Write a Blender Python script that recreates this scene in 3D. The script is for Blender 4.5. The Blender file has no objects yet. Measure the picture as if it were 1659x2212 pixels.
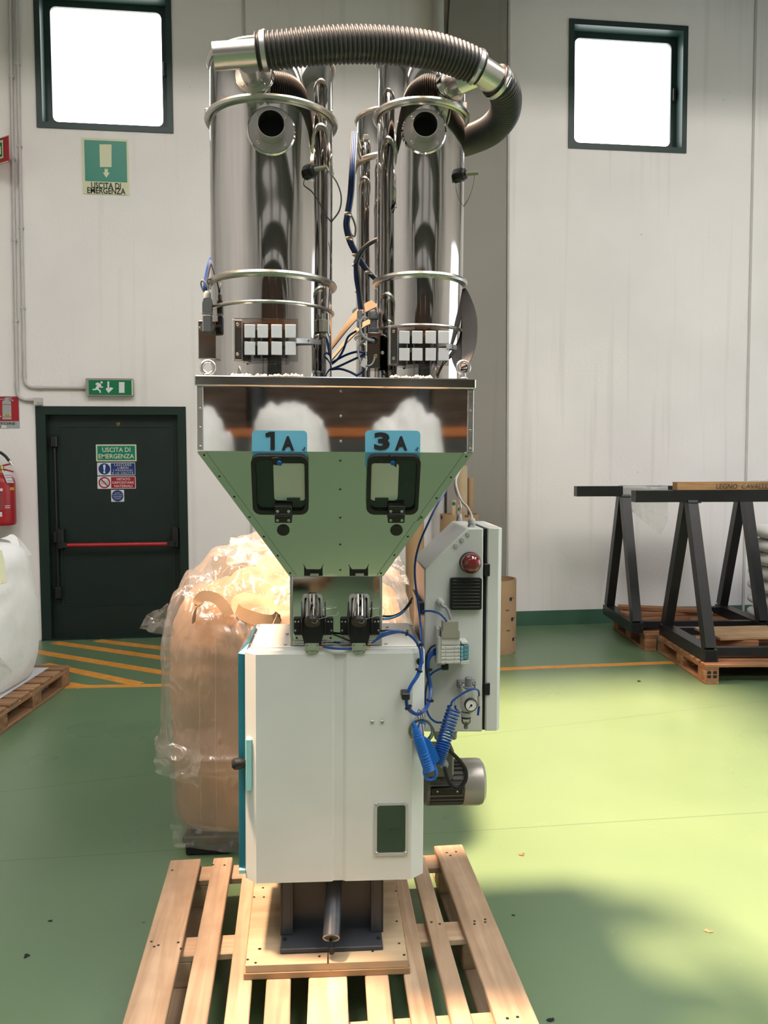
import bpy, bmesh, math, random
from mathutils import Matrix, Vector, noise
random.seed(7)
R = math.radians
SC = bpy.context.scene
COL = SC.collection

# ------------------------------------------------------------------ camera
FPX, CX, CY = 1790.0, 829.5, 1106.0
CAM_H, YAW, PITCH, ROLL = 1.60, R(7.2), R(3.4), R(0.27)
fw = Vector((math.sin(YAW)*math.cos(PITCH), math.cos(YAW)*math.cos(PITCH), -math.sin(PITCH)))
rt = Vector((math.cos(YAW), -math.sin(YAW), 0))
up = rt.cross(fw)
CR = math.cos(ROLL); SR = math.sin(ROLL)
rt2 = rt*CR - up*SR
up2 = up*CR + rt*SR
CAMP = Vector((0, 0, CAM_H))
cd = bpy.data.cameras.new('camera')
cam = bpy.data.objects.new('camera', cd); COL.objects.link(cam)
cd.sensor_fit = 'VERTICAL'; cd.sensor_height = 36.0; cd.sensor_width = 36.0
cd.lens = FPX/2212*36.0
cd.clip_start = 0.05; cd.clip_end = 100
cam.matrix_world = Matrix(((rt2.x, up2.x, -fw.x, CAMP.x), (rt2.y, up2.y, -fw.y, CAMP.y), (rt2.z, up2.z, -fw.z, CAMP.z), (0, 0, 0, 1)))
SC.camera = cam

# ------------------------------------------------------------------ view, world, lights
vs = SC.view_settings
vs.view_transform = 'Standard'; vs.look = 'None'; vs.exposure = 0.0; vs.gamma = 1.0
vs.use_curve_mapping = False
SC.cycles.max_bounces = 6; SC.cycles.diffuse_bounces = 3; SC.cycles.glossy_bounces = 4
SC.cycles.transparent_max_bounces = 8; SC.cycles.transmission_bounces = 4
SC.cycles.sample_clamp_indirect = 6.0
SC.cycles.caustics_reflective = False; SC.cycles.caustics_refractive = False
wd = bpy.data.worlds.new('sky'); SC.world = wd; wd.use_nodes = True
wd.node_tree.nodes['Background'].inputs[0].default_value = (0.75, 0.86, 1.0, 1)
wd.node_tree.nodes['Background'].inputs[1].default_value = 2.0

WALL_Y = 7.8
ROOF_STRENGTH = 13.5
PANE_LEFT, PANE_RIGHT = 9.0, 7.0
SUN_POWER = 20.0
GATE_POWER = 70.0

def lamp(name, kind, loc, target, **kw):
    ld = bpy.data.lights.new(name, kind)
    for k, v in kw.items(): setattr(ld, k, v)
    o = bpy.data.objects.new(name, ld); COL.objects.link(o)
    d = (Vector(target) - Vector(loc)).normalized()
    o.matrix_world = Matrix.Translation(loc) @ d.to_track_quat('-Z', 'Y').to_matrix().to_4x4()
    return o
# low warm-filtered sun entering through the large rooflight on the left (opening in the ceiling below)
def _cdir(xc, d, z): return Vector((rt.x*xc + math.sin(YAW)*d, rt.y*xc + math.cos(YAW)*d, z))
sd = _cdir(0.315, -0.03, -0.95)
lamp('sun', 'SUN', (-6, 4, 14), Vector((-6, 4, 14)) + sd, energy=SUN_POWER, color=(1.0, 0.66, 0.43), angle=R(7.0))
# daylight from the open gate in the right side wall
lamp('gate_daylight', 'AREA', (9.4, 3.4, 2.3), (0.0, 3.4, 2.2), shape='RECTANGLE', size=5.6, size_y=4.2, energy=GATE_POWER, color=(0.97, 0.98, 1.0))

# ------------------------------------------------------------------ frames and pixel rays
def ray(px, py):
    return (rt2*((px-CX)/FPX) + up2*(-(py-CY)/FPX) + fw)
class Frame:
    def __init__(s, M): s.M = M.copy(); s.I = M.inverted()
    def px(s, x, y, ly):
        o = s.I @ CAMP; d = s.I.to_3x3() @ ray(x, y)
        t = (ly - o.y)/d.y; return o + d*t
    def fl(s, x, y, lz):
        o = s.I @ CAMP; d = s.I.to_3x3() @ ray(x, y)
        t = (lz - o.z)/d.z; return o + d*t
    def sx(s, x, y, lx):
        o = s.I @ CAMP; d = s.I.to_3x3() @ ray(x, y)
        t = (lx - o.x)/d.x; return o + d*t
WF = Frame(Matrix.Identity(4))
def at_depth(x, y, d): return CAMP + ray(x, y)*d
def camxy(xc, d, z=0.0):
    return Vector((rt.x*xc + math.sin(YAW)*d, rt.y*xc + math.cos(YAW)*d, z))

# ------------------------------------------------------------------ materials
MATS = {}
def nmat(name):
    m = bpy.data.materials.new(name); m.use_nodes = True; MATS[name] = m
    nt = m.node_tree; return m, nt, nt.nodes['Principled BSDF']
def N(nt, t, **kw):
    n = nt.nodes.new(t)
    for k, v in kw.items():
        if k in ('op',): n.operation = v
        elif k.startswith('i_'): n.inputs[k[2:]].default_value = v
        else: setattr(n, k, v)
    return n
def ramp(nt, fac, stops):
    r = nt.nodes.new('ShaderNodeValToRGB'); el = r.color_ramp.elements
    while len(el) < len(stops): el.new(0.5)
    for e, (p, c) in zip(el, stops): e.position = p; e.color = (c[0], c[1], c[2], 1)
    nt.links.new(fac, r.inputs[0]); return r.outputs[0]
def simple(name, col, rough=0.5, metal=0.0, var=0.06, vscale=6.0, bump=0.0, bscale=40.0, coat=0.0, spec=0.5, trans=0.0, ior=1.45):
    m, nt, b = nmat(name)
    b.inputs['Roughness'].default_value = rough; b.inputs['Metallic'].default_value = metal
    b.inputs['Specular IOR Level'].default_value = spec; b.inputs['Coat Weight'].default_value = coat
    b.inputs['Transmission Weight'].default_value = trans; b.inputs['IOR'].default_value = ior
    tc = N(nt, 'ShaderNodeTexCoord')
    if var > 0:
        no = N(nt, 'ShaderNodeTexNoise', i_Scale=vscale, i_Detail=2.0)
        nt.links.new(tc.outputs['Object'], no.inputs['Vector'])
        lo = [max(0, c*(1-var)) for c in col]; hi = [min(1, c*(1+var)) for c in col]
        nt.links.new(ramp(nt, no.outputs['Fac'], [(0.3, lo), (0.7, hi)]), b.inputs['Base Color'])
    else: b.inputs['Base Color'].default_value = (*col, 1)
    if bump > 0:
        n2 = N(nt, 'ShaderNodeTexNoise', i_Scale=bscale, i_Detail=3.0)
        nt.links.new(tc.outputs['Object'], n2.inputs['Vector'])
        bp = N(nt, 'ShaderNodeBump', i_Strength=bump, i_Distance=0.01)
        nt.links.new(n2.outputs['Fac'], bp.inputs['Height']); nt.links.new(bp.outputs[0], b.inputs['Normal'])
    return m
def emis(name, col, s):
    m, nt, b = nmat(name)
    b.inputs['Base Color'].default_value = (0.8, 0.8, 0.8, 1)
    b.inputs['Emission Color'].default_value = (*col, 1); b.inputs['Emission Strength'].default_value = s
    return m
def wood(name, c0, c1, c2, rough=0.7, gs=1.0):
    m, nt, b = nmat(name); b.inputs['Roughness'].default_value = rough; b.inputs['Specular IOR Level'].default_value = 0.25
    tc = N(nt, 'ShaderNodeTexCoord'); oi = N(nt, 'ShaderNodeObjectInfo')
    mu = N(nt, 'ShaderNodeMath', op='MULTIPLY'); mu.inputs[1].default_value = 37.0
    nt.links.new(oi.outputs['Random'], mu.inputs[0])
    ad = N(nt, 'ShaderNodeVectorMath', op='ADD'); nt.links.new(tc.outputs['Object'], ad.inputs[0]); nt.links.new(mu.outputs[0], ad.inputs[1])
    mp = N(nt, 'ShaderNodeMapping'); mp.inputs['Scale'].default_value = (1.6*gs, 26*gs, 26*gs)
    nt.links.new(ad.outputs[0], mp.inputs['Vector'])
    no = N(nt, 'ShaderNodeTexNoise', i_Scale=1.0, i_Detail=5.0, i_Distortion=0.8); nt.links.new(mp.outputs[0], no.inputs['Vector'])
    n2 = N(nt, 'ShaderNodeTexNoise', i_Scale=3.5, i_Detail=3.0); nt.links.new(ad.outputs[0], n2.inputs['Vector'])
    base = ramp(nt, no.outputs['Fac'], [(0.3, c0), (0.52, c1), (0.72, c2)])
    blot = ramp(nt, n2.outputs['Fac'], [(0.34, (0.72, 0.68, 0.64)), (0.6, (1.08, 1.05, 1.0))])
    mx = N(nt, 'ShaderNodeMix', data_type='RGBA', blend_type='MULTIPLY'); mx.inputs[0].default_value = 0.8
    nt.links.new(base, mx.inputs[6]); nt.links.new(blot, mx.inputs[7])
    vv = N(nt, 'ShaderNodeHueSaturation'); mr = N(nt, 'ShaderNodeMapRange'); mr.inputs[3].default_value = 0.82; mr.inputs[4].default_value = 1.12
    nt.links.new(oi.outputs['Random'], mr.inputs[0]); nt.links.new(mr.outputs[0], vv.inputs['Value']); nt.links.new(mx.outputs[2], vv.inputs['Color'])
    nt.links.new(vv.outputs[0], b.inputs['Base Color'])
    bp = N(nt, 'ShaderNodeBump', i_Strength=0.25, i_Distance=0.004)
    nt.links.new(no.outputs['Fac'], bp.inputs['Height']); nt.links.new(bp.outputs[0], b.inputs['Normal'])
    return m
def steel(name, col=(0.72, 0.70, 0.68), rough=0.05, wav=0.0, wscale=3.0, stretch=(1, 1, 0.35)):
    m, nt, b = nmat(name); b.inputs['Metallic'].default_value = 1.0
    tc = N(nt, 'ShaderNodeTexCoord'); b.inputs['Base Color'].default_value = (*col, 1)
    no = N(nt, 'ShaderNodeTexNoise', i_Scale=9.0, i_Detail=4.0); nt.links.new(tc.outputs['Object'], no.inputs['Vector'])
    mr = N(nt, 'ShaderNodeMapRange'); mr.inputs[3].default_value = rough*0.7; mr.inputs[4].default_value = rough*1.4
    nt.links.new(no.outputs['Fac'], mr.inputs[0]); nt.links.new(mr.outputs[0], b.inputs['Roughness'])
    if wav > 0:
        mp = N(nt, 'ShaderNodeMapping'); mp.inputs['Scale'].default_value = stretch
        nt.links.new(tc.outputs['Object'], mp.inputs['Vector'])
        n2 = N(nt, 'ShaderNodeTexNoise', i_Scale=wscale, i_Detail=1.0); nt.links.new(mp.outputs[0], n2.inputs['Vector'])
        bp = N(nt, 'ShaderNodeBump', i_Strength=wav, i_Distance=0.05)
        nt.links.new(n2.outputs['Fac'], bp.inputs['Height']); nt.links.new(bp.outputs[0], b.inputs['Normal'])
    return m
def film(name, tint, white=0.25, gloss=0.22, rough=0.18, bump=0.6, bscale=14.0):
    # thin clear plastic sheet: lets most light through, a little white scatter, shiny wrinkles
    m, nt, b = nmat(name); nt.nodes.remove(b); out = nt.nodes['Material Output']
    tc = N(nt, 'ShaderNodeTexCoord')
    mp = N(nt, 'ShaderNodeMapping'); mp.inputs['Scale'].default_value = (1, 1, 0.6); nt.links.new(tc.outputs['Object'], mp.inputs['Vector'])
    no = N(nt, 'ShaderNodeTexNoise', i_Scale=bscale, i_Detail=6.0, i_Distortion=1.6); no.noise_type = 'RIDGED_MULTIFRACTAL' if hasattr(no, 'noise_type') else no.noise_type
    nt.links.new(mp.outputs[0], no.inputs['Vector'])
    bp = N(nt, 'ShaderNodeBump', i_Strength=bump, i_Distance=0.02); nt.links.new(no.outputs['Fac'], bp.inputs['Height'])
    tr = N(nt, 'ShaderNodeBsdfTransparent'); tr.inputs[0].default_value = (*tint, 1)
    df = N(nt, 'ShaderNodeBsdfTranslucent'); df.inputs[0].default_value = (0.9, 0.88, 0.85, 1)
    d2 = N(nt, 'ShaderNodeBsdfDiffuse'); d2.inputs[0].default_value = (0.9, 0.88, 0.85, 1)
    gl = N(nt, 'ShaderNodeBsdfGlossy'); gl.inputs['Roughness'].default_value = rough
    for s in (df, d2, gl): nt.links.new(bp.outputs[0], s.inputs['Normal'])
    a = N(nt, 'ShaderNodeMixShader'); a.inputs[0].default_value = 0.5; nt.links.new(df.outputs[0], a.inputs[1]); nt.links.new(d2.outputs[0], a.inputs[2])
    c = N(nt, 'ShaderNodeMixShader'); c.inputs[0].default_value = white; nt.links.new(tr.outputs[0], c.inputs[1]); nt.links.new(a.outputs[0], c.inputs[2])
    lw = N(nt, 'ShaderNodeLayerWeight', i_Blend=0.35); nt.links.new(bp.outputs[0], lw.inputs['Normal'])
    mu = N(nt, 'ShaderNodeMath', op='MULTIPLY_ADD'); mu.inputs[1].default_value = gloss*1.6; mu.inputs[2].default_value = gloss*0.25; nt.links.new(lw.outputs['Facing'], mu.inputs[0])
    e = N(nt, 'ShaderNodeMixShader'); nt.links.new(mu.outputs[0], e.inputs[0]); nt.links.new(c.outputs[0], e.inputs[1]); nt.links.new(gl.outputs[0], e.inputs[2])
    nt.links.new(e.outputs[0], out.inputs[0]); return m
def pane_mat(name, col, s, clear):
    m, nt, b = nmat(name); nt.nodes.remove(b); out = nt.nodes['Material Output']
    em = N(nt, 'ShaderNodeEmission'); em.inputs[0].default_value = (*col, 1); em.inputs[1].default_value = s
    tr = N(nt, 'ShaderNodeBsdfTransparent'); gl = N(nt, 'ShaderNodeBsdfGlossy', i_Roughness=0.1)
    a = N(nt, 'ShaderNodeMixShader'); a.inputs[0].default_value = clear; nt.links.new(em.outputs[0], a.inputs[1]); nt.links.new(tr.outputs[0], a.inputs[2])
    c = N(nt, 'ShaderNodeMixShader'); c.inputs[0].default_value = 0.06; nt.links.new(a.outputs[0], c.inputs[1]); nt.links.new(gl.outputs[0], c.inputs[2])
    nt.links.new(c.outputs[0], out.inputs[0]); return m
def clear_mat(name, tint, gloss=0.12, rough=0.03):
    m, nt, b = nmat(name); nt.nodes.remove(b); out = nt.nodes['Material Output']
    tr = N(nt, 'ShaderNodeBsdfTransparent'); tr.inputs[0].default_value = (*tint, 1); gl = N(nt, 'ShaderNodeBsdfGlossy', i_Roughness=rough)
    fr = N(nt, 'ShaderNodeFresnel', i_IOR=1.5)
    mu = N(nt, 'ShaderNodeMath', op='ADD'); mu.inputs[1].default_value = gloss*0.4; nt.links.new(fr.outputs[0], mu.inputs[0])
    c = N(nt, 'ShaderNodeMixShader'); nt.links.new(mu.outputs[0], c.inputs[0]); nt.links.new(tr.outputs[0], c.inputs[1]); nt.links.new(gl.outputs[0], c.inputs[2])
    nt.links.new(c.outputs[0], out.inputs[0]); return m

def floor_mat():
    m, nt, b = nmat('green_epoxy_floor')
    g = N(nt, 'ShaderNodeNewGeometry'); sp = N(nt, 'ShaderNodeSeparateXYZ'); nt.links.new(g.outputs['Position'], sp.inputs[0])
    n1 = N(nt, 'ShaderNodeTexNoise', i_Scale=0.9, i_Detail=3.0); n2 = N(nt, 'ShaderNodeTexNoise', i_Scale=28.0, i_Detail=1.0)
    nt.links.new(g.outputs['Position'], n1.inputs['Vector']); nt.links.new(g.outputs['Position'], n2.inputs['Vector'])
    col = ramp(nt, n1.outputs['Fac'], [(0.3, (0.110, 0.178, 0.092)), (0.7, (0.134, 0.208, 0.109))])
    # scuffs
    vo = N(nt, 'ShaderNodeTexNoise', i_Scale=7.0, i_Detail=3.0, i_Distortion=2.5); nt.links.new(g.outputs['Position'], vo.inputs['Vector'])
    sc = ramp(nt, vo.outputs['Fac'], [(0.66, (0, 0, 0)), (0.74, (1, 1, 1))])
    mx = N(nt, 'ShaderNodeMix', data_type='RGBA'); mf = N(nt, 'ShaderNodeMath', op='MULTIPLY'); mf.inputs[1].default_value = 0.05
    nt.links.new(sc, mf.inputs[0]); nt.links.new(mf.outputs[0], mx.inputs[0]); nt.links.new(col, mx.inputs[6]); mx.inputs[7].default_value = (0.36, 0.44, 0.34, 1)
    # small dark specks of dirt
    ve = N(nt, 'ShaderNodeTexVoronoi', i_Scale=3.2, i_Randomness=1.0); nt.links.new(g.outputs['Position'], ve.inputs['Vector'])
    dk = N(nt, 'ShaderNodeMath', op='LESS_THAN'); dk.inputs[1].default_value = 0.022; nt.links.new(ve.outputs['Distance'], dk.inputs[0])
    last = mx.outputs[2]; facs = [(dk.outputs[0], 0.75)]
    # saw-cut joints: |a x + b y - c| < w
    for p, q, w in JOINTS:
        d = (q-p); nx, ny = -d.y, d.x; L = math.hypot(nx, ny); nx /= L; ny /= L; c = nx*p.x + ny*p.y
        a1 = N(nt, 'ShaderNodeMath', op='MULTIPLY'); a1.inputs[1].default_value = nx; nt.links.new(sp.outputs[0], a1.inputs[0])
        a2 = N(nt, 'ShaderNodeMath', op='MULTIPLY_ADD'); a2.inputs[1].default_value = ny; nt.links.new(sp.outputs[1], a2.inputs[0]); nt.links.new(a1.outputs[0], a2.inputs[2])
        a3 = N(nt, 'ShaderNodeMath', op='SUBTRACT'); a3.inputs[1].default_value = c; nt.links.new(a2.outputs[0], a3.inputs[0])
        a4 = N(nt, 'ShaderNodeMath', op='ABSOLUTE'); nt.links.new(a3.outputs[0], a4.inputs[0])
        a5 = N(nt, 'ShaderNodeMath', op='LESS_THAN'); a5.inputs[1].default_value = w; nt.links.new(a4.outputs[0], a5.inputs[0])
        facs.append((a5.outputs[0], 0.55))
    for f, k in facs:
        mf = N(nt, 'ShaderNodeMath', op='MULTIPLY'); mf.inputs[1].default_value = k; nt.links.new(f, mf.inputs[0])
        m2 = N(nt, 'ShaderNodeMix', data_type='RGBA'); nt.links.new(mf.outputs[0], m2.inputs[0]); nt.links.new(last, m2.inputs[6]); m2.inputs[7].default_value = (0.035, 0.045, 0.035, 1); last = m2.outputs[2]
    nt.links.new(last, b.inputs['Base Color'])
    mr = N(nt, 'ShaderNodeMapRange'); mr.inputs[3].default_value = 0.22; mr.inputs[4].default_value = 0.36; nt.links.new(n1.outputs['Fac'], mr.inputs[0]); nt.links.new(mr.outputs[0], b.inputs['Roughness'])
    bp = N(nt, 'ShaderNodeBump', i_Strength=0.05, i_Distance=0.003); nt.links.new(n2.outputs['Fac'], bp.inputs['Height']); nt.links.new(bp.outputs[0], b.inputs['Normal'])
    return m
def wall_mat(name, c, stain=0.10):
    m, nt, b = nmat(name); b.inputs['Roughness'].default_value = 0.8; b.inputs['Specular IOR Level'].default_value = 0.2
    g = N(nt, 'ShaderNodeNewGeometry')
    n1 = N(nt, 'ShaderNodeTexNoise', i_Scale=0.8, i_Detail=3.0); nt.links.new(g.outputs['Position'], n1.inputs['Vector'])
    mp = N(nt, 'ShaderNodeMapping'); mp.inputs['Scale'].default_value = (9, 9, 0.35); nt.links.new(g.outputs['Position'], mp.inputs['Vector'])
    n2 = N(nt, 'ShaderNodeTexNoise', i_Scale=1.0, i_Detail=2.0); nt.links.new(mp.outputs[0], n2.inputs['Vector'])
    n3 = N(nt, 'ShaderNodeTexVoronoi', i_Scale=2.3); nt.links.new(g.outputs['Position'], n3.inputs['Vector'])
    c1 = ramp(nt, n1.outputs['Fac'], [(0.3, [x*(1-stain) for x in c]), (0.65, c)])
    c2 = ramp(nt, n2.outputs['Fac'], [(0.30, (0.93, 0.925, 0.92)), (0.42, (1, 1, 1))])
    c3 = ramp(nt, n3.outputs['Distance'], [(0.012, (0.45, 0.42, 0.4)), (0.020, (1, 1, 1))])
    mx = N(nt, 'ShaderNodeMix', data_type='RGBA', blend_type='MULTIPLY'); mx.inputs[0].default_value = 1; nt.links.new(c1, mx.inputs[6]); nt.links.new(c2, mx.inputs[7])
    my = N(nt, 'ShaderNodeMix', data_type='RGBA', blend_type='MULTIPLY'); my.inputs[0].default_value = 0.6; nt.links.new(mx.outputs[2], my.inputs[6]); nt.links.new(c3, my.inputs[7])
    nt.links.new(my.outputs[2], b.inputs['Base Color'])
    n4 = N(nt, 'ShaderNodeTexNoise', i_Scale=30.0, i_Detail=1.0); nt.links.new(g.outputs['Position'], n4.inputs['Vector'])
    bp = N(nt, 'ShaderNodeBump', i_Strength=0.12, i_Distance=0.01); nt.links.new(n4.outputs['Fac'], bp.inputs['Height']); nt.links.new(bp.outputs[0], b.inputs['Normal'])
    return m

JOINTS = [(WF.fl(0, 1860, 0), WF.fl(1659, 1754, 0), 0.0022), (WF.fl(1030, 1588, 0), WF.fl(1600, 1520, 0), 0.0025)]
M_FLOOR = floor_mat()
M_WALL = wall_mat('white_plaster', (0.86, 0.81, 0.78))
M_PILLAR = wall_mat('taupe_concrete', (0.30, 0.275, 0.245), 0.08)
M_ROOF = simple('grey_concrete', (0.42, 0.41, 0.40), 0.85, spec=0.2, vscale=0.8)
M_WALLS = simple('white_side_wall', (0.84, 0.79, 0.76), 0.85, spec=0.2, vscale=0.8)
M_SKIRT = simple('dark_green_paint', (0.055, 0.13, 0.085), 0.5)
M_DOOR = simple('door_green_black', (0.0065, 0.016, 0.013), 0.45, var=0.1)
M_DOORF = simple('frame_green_black', (0.009, 0.022, 0.017), 0.4)
M_WFRAME = simple('window_frame_green', (0.018, 0.040, 0.034), 0.4)
M_ORANGE = simple('orange_floor_paint', (0.62, 0.27, 0.045), 0.45, var=0.15, vscale=12)
M_ROOFL = emis('rooflight_panel', (1.0, 0.955, 0.915), ROOF_STRENGTH)
M_ROOFR = emis('rear_rooflight_panel', (1.0, 0.97, 0.95), 4.0)
M_PANE_L = pane_mat('sunlit_pane', (1.0, 0.98, 0.95), PANE_LEFT, 0.5)
M_PANE_R = pane_mat('bright_pane', (1.0, 1.0, 1.0), PANE_RIGHT, 0.3)
M_STEEL = steel('polished_steel_tube', (0.56, 0.54, 0.525), 0.04, 0.22, 5.0, (1, 1, 0.5))
M_STEELP = steel('polished_steel_plate', (0.74, 0.73, 0.72), 0.035, 0.012, 2.5, (1, 1, 1))
M_STEELG = steel('satin_steel_plate', (0.58, 0.58, 0.55), 0.11, 0.015, 2.5, (1, 1, 1))
M_STEELB = steel('brushed_steel', (0.62, 0.60, 0.57), 0.28)
M_STEELD = steel('galvanised_steel', (0.55, 0.56, 0.56), 0.35)
M_ZINC = steel('zinc_bolt', (0.60, 0.60, 0.57), 0.3)
M_HOSE = simple('dark_grey_hose', (0.050, 0.047, 0.045), 0.36, spec=0.6)
M_BLACK = simple('black_plastic', (0.012, 0.012, 0.012), 0.42)
M_BLACKM = simple('black_matt', (0.008, 0.008, 0.009), 0.6)
M_HOLE = simple('dark_bore', (0.004, 0.004, 0.004), 0.9, var=0)
M_WHITE = simple('white_powder_coat', (0.63, 0.65, 0.63), 0.42, var=0.03)
M_TOPPL = simple('pale_top_plate', (0.70, 0.70, 0.64), 0.3, metal=0.2)
M_TEAL = simple('teal_acrylic', (0.004, 0.15, 0.24), 0.08, var=0.3, vscale=3, trans=0.35, coat=0.6)
M_TEALL = simple('pale_teal_edge', (0.30, 0.62, 0.62), 0.25)
M_STAND = simple('dark_grey_paint', (0.040, 0.044, 0.052), 0.42)
M_LABEL = simple('sky_blue_label', (0.15, 0.47, 0.66), 0.4, var=0.02)
M_BTUBE = simple('blue_air_tube', (0.005, 0.055, 0.25), 0.3)
M_BGUN = simple('blue_gun_plastic', (0.006, 0.115, 0.46), 0.38)
M_GCABLE = simple('grey_cable', (0.27, 0.28, 0.29), 0.5)
M_WCABLE = simple('white_cable', (0.55, 0.54, 0.50), 0.5)
M_RED = simple('red_beacon', (0.16, 0.008, 0.010), 0.12, coat=1.0)
M_REDP = simple('red_paint', (0.38, 0.018, 0.022), 0.35)
M_GREYP = simple('light_grey_plastic', (0.42, 0.43, 0.41), 0.45)
M_GREYD = simple('mid_grey_plastic', (0.16, 0.165, 0.17), 0.45)
M_BEIGEP = simple('beige_grey_plastic', (0.30, 0.29, 0.24), 0.5)
M_SAGE = simple('sage_green_plastic', (0.28, 0.33, 0.24), 0.5)
M_MOTOR = simple('motor_grey', (0.17, 0.165, 0.155), 0.42, metal=0.4)
M_MOTORC = simple('motor_cover_grey', (0.40, 0.375, 0.35), 0.36, metal=0.5)
M_CLEAR = clear_mat('clear_plastic', (0.94, 0.96, 0.93))
M_CLEARY = clear_mat('clear_hose', (0.80, 0.84, 0.78), 0.3, 0.15)
M_PERSP = clear_mat('clear_acrylic_sheet', (0.86, 0.86, 0.86), 0.25, 0.02)
M_PAD = simple('white_pad', (0.72, 0.73, 0.76), 0.7)
M_PELLET = simple('white_pellets', (0.75, 0.68, 0.64), 0.6)
M_BRASS = steel('brass', (0.62, 0.42, 0.18), 0.3)
M_STRAP = simple('grey_webbing', (0.085, 0.075, 0.068), 0.85, bump=0.15, bscale=260)
M_STRAPB = simple('beige_webbing', (0.22, 0.17, 0.115), 0.85, bump=0.15, bscale=260)
M_WOOD = wood('pine_board', (0.36, 0.25, 0.165), (0.46, 0.335, 0.23), (0.53, 0.41, 0.295))
M_WOODD = wood('aged_pallet_wood', (0.20, 0.105, 0.055), (0.30, 0.17, 0.09), (0.38, 0.23, 0.13))
M_WOODR = wood('reddish_pallet_wood', (0.24, 0.105, 0.05), (0.34, 0.165, 0.085), (0.42, 0.23, 0.125))
M_PLY = wood('plywood', (0.38, 0.29, 0.19), (0.46, 0.36, 0.24), (0.52, 0.42, 0.29), gs=0.6)
M_PLYE = wood('plywood_edge', (0.30, 0.19, 0.10), (0.38, 0.25, 0.14), (0.46, 0.32, 0.18))
M_IRON = simple('black_painted_steel', (0.014, 0.014, 0.015), 0.38, var=0.25)
M_BAGW = simple('white_woven_bag', (0.86, 0.85, 0.82), 0.6, var=0.04, bump=0.35, bscale=26)
M_BAGO = simple('beige_woven_liner', (0.46, 0.285, 0.165), 0.7, var=0.10, vscale=5, bump=0.3, bscale=18)
M_WEBB = simple('tan_bag_webbing', (0.40, 0.26, 0.15), 0.8, bump=0.12, bscale=260)
M_FILM = film('clear_wrap_film', (0.97, 0.95, 0.93), 0.18, 0.20)
M_FILMW = film('cloudy_film', (0.93, 0.93, 0.95), 0.80, 0.12, 0.25)
M_CARD = simple('brown_cardboard', (0.36, 0.225, 0.125), 0.75, var=0.06)
M_CARDL = simple('pale_cardboard', (0.46, 0.34, 0.22), 0.75)
M_INK = simple('black_ink', (0.012, 0.013, 0.015), 0.6, var=0)
M_INKG = simple('faded_ink', (0.10, 0.075, 0.055), 0.7, var=0)
M_SGREEN = simple('sign_green', (0.004, 0.20, 0.135), 0.35, var=0.03)
M_SGREEN2 = simple('exit_green', (0.006, 0.16, 0.06), 0.35, var=0.03)
M_SYEL = simple('glow_cream', (0.62, 0.62, 0.40), 0.45, var=0.02)
M_SWHITE = simple('sign_white', (0.66, 0.66, 0.68), 0.4, var=0.02)
M_SBLUE = simple('sign_blue', (0.012, 0.035, 0.16), 0.35, var=0.02)
M_SRED = simple('sign_red', (0.36, 0.014, 0.022), 0.35, var=0.02)
M_SGREY = simple('sign_grey', (0.36, 0.37, 0.36), 0.45, var=0.02)
M_SYELB = simple('sticker_yellow', (0.60, 0.40, 0.04), 0.45, var=0)
M_COND = simple('conduit_grey', (0.52, 0.49, 0.46), 0.6)
M_DULL = simple('dark_green_glass', (0.012, 0.020, 0.017), 0.08, var=0.2, vscale=5, coat=0.5)
M_ALU = steel('dull_aluminium', (0.60, 0.60, 0.60), 0.42)
M_ORACK = simple('orange_rack_paint', (0.55, 0.17, 0.04), 0.5)
M_TEALM = simple('module_teal', (0.10, 0.28, 0.32), 0.45)
M_MODW = simple('module_white', (0.55, 0.56, 0.53), 0.5)
M_GAUGE = simple('gauge_face', (0.75, 0.75, 0.72), 0.5, var=0)

# ------------------------------------------------------------------ mesh builder
def V(*a): return Vector(a)
def spline(pts, n=12, closed=False):
    P = [Vector(p) for p in pts]; out = []; L = len(P)
    segs = L if closed else L-1
    for i in range(segs):
        if closed: a, b, c, d = P[i-1], P[i], P[(i+1) % L], P[(i+2) % L]
        else: a, b, c, d = P[max(i-1, 0)], P[i], P[i+1], P[min(i+2, L-1)]
        for k in range(n):
            t = k/n
            out.append(0.5*((2*b) + (c-a)*t + (2*a-5*b+4*c-d)*t*t + (3*b-a-3*c+d)*t**3))
    if not closed: out.append(P[-1].copy())
    return out
def resample(pts, step):
    out = [pts[0].copy()]; acc = 0.0
    for a, b in zip(pts, pts[1:]):
        L = (b-a).length
        while L > 1e-9 and acc + L >= step:
            t = (step-acc)/L; a = a.lerp(b, t); out.append(a.copy()); L = (b-a).length; acc = 0.0
        acc += L
    return out
def rrect(x0, x1, z0, z1, r, n=4):
    P = []
    for cx, cz, a0 in ((x1-r, z1-r, 0), (x0+r, z1-r, 90), (x0+r, z0+r, 180), (x1-r, z0+r, 270)):
        for k in range(n+1):
            a = R(a0 + 90*k/n); P.append((cx + r*math.cos(a), cz + r*math.sin(a)))
    return P
def circle(cx, cz, r, n=24): return [(cx + r*math.cos(2*math.pi*k/n), cz + r*math.sin(2*math.pi*k/n)) for k in range(n)]

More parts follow.
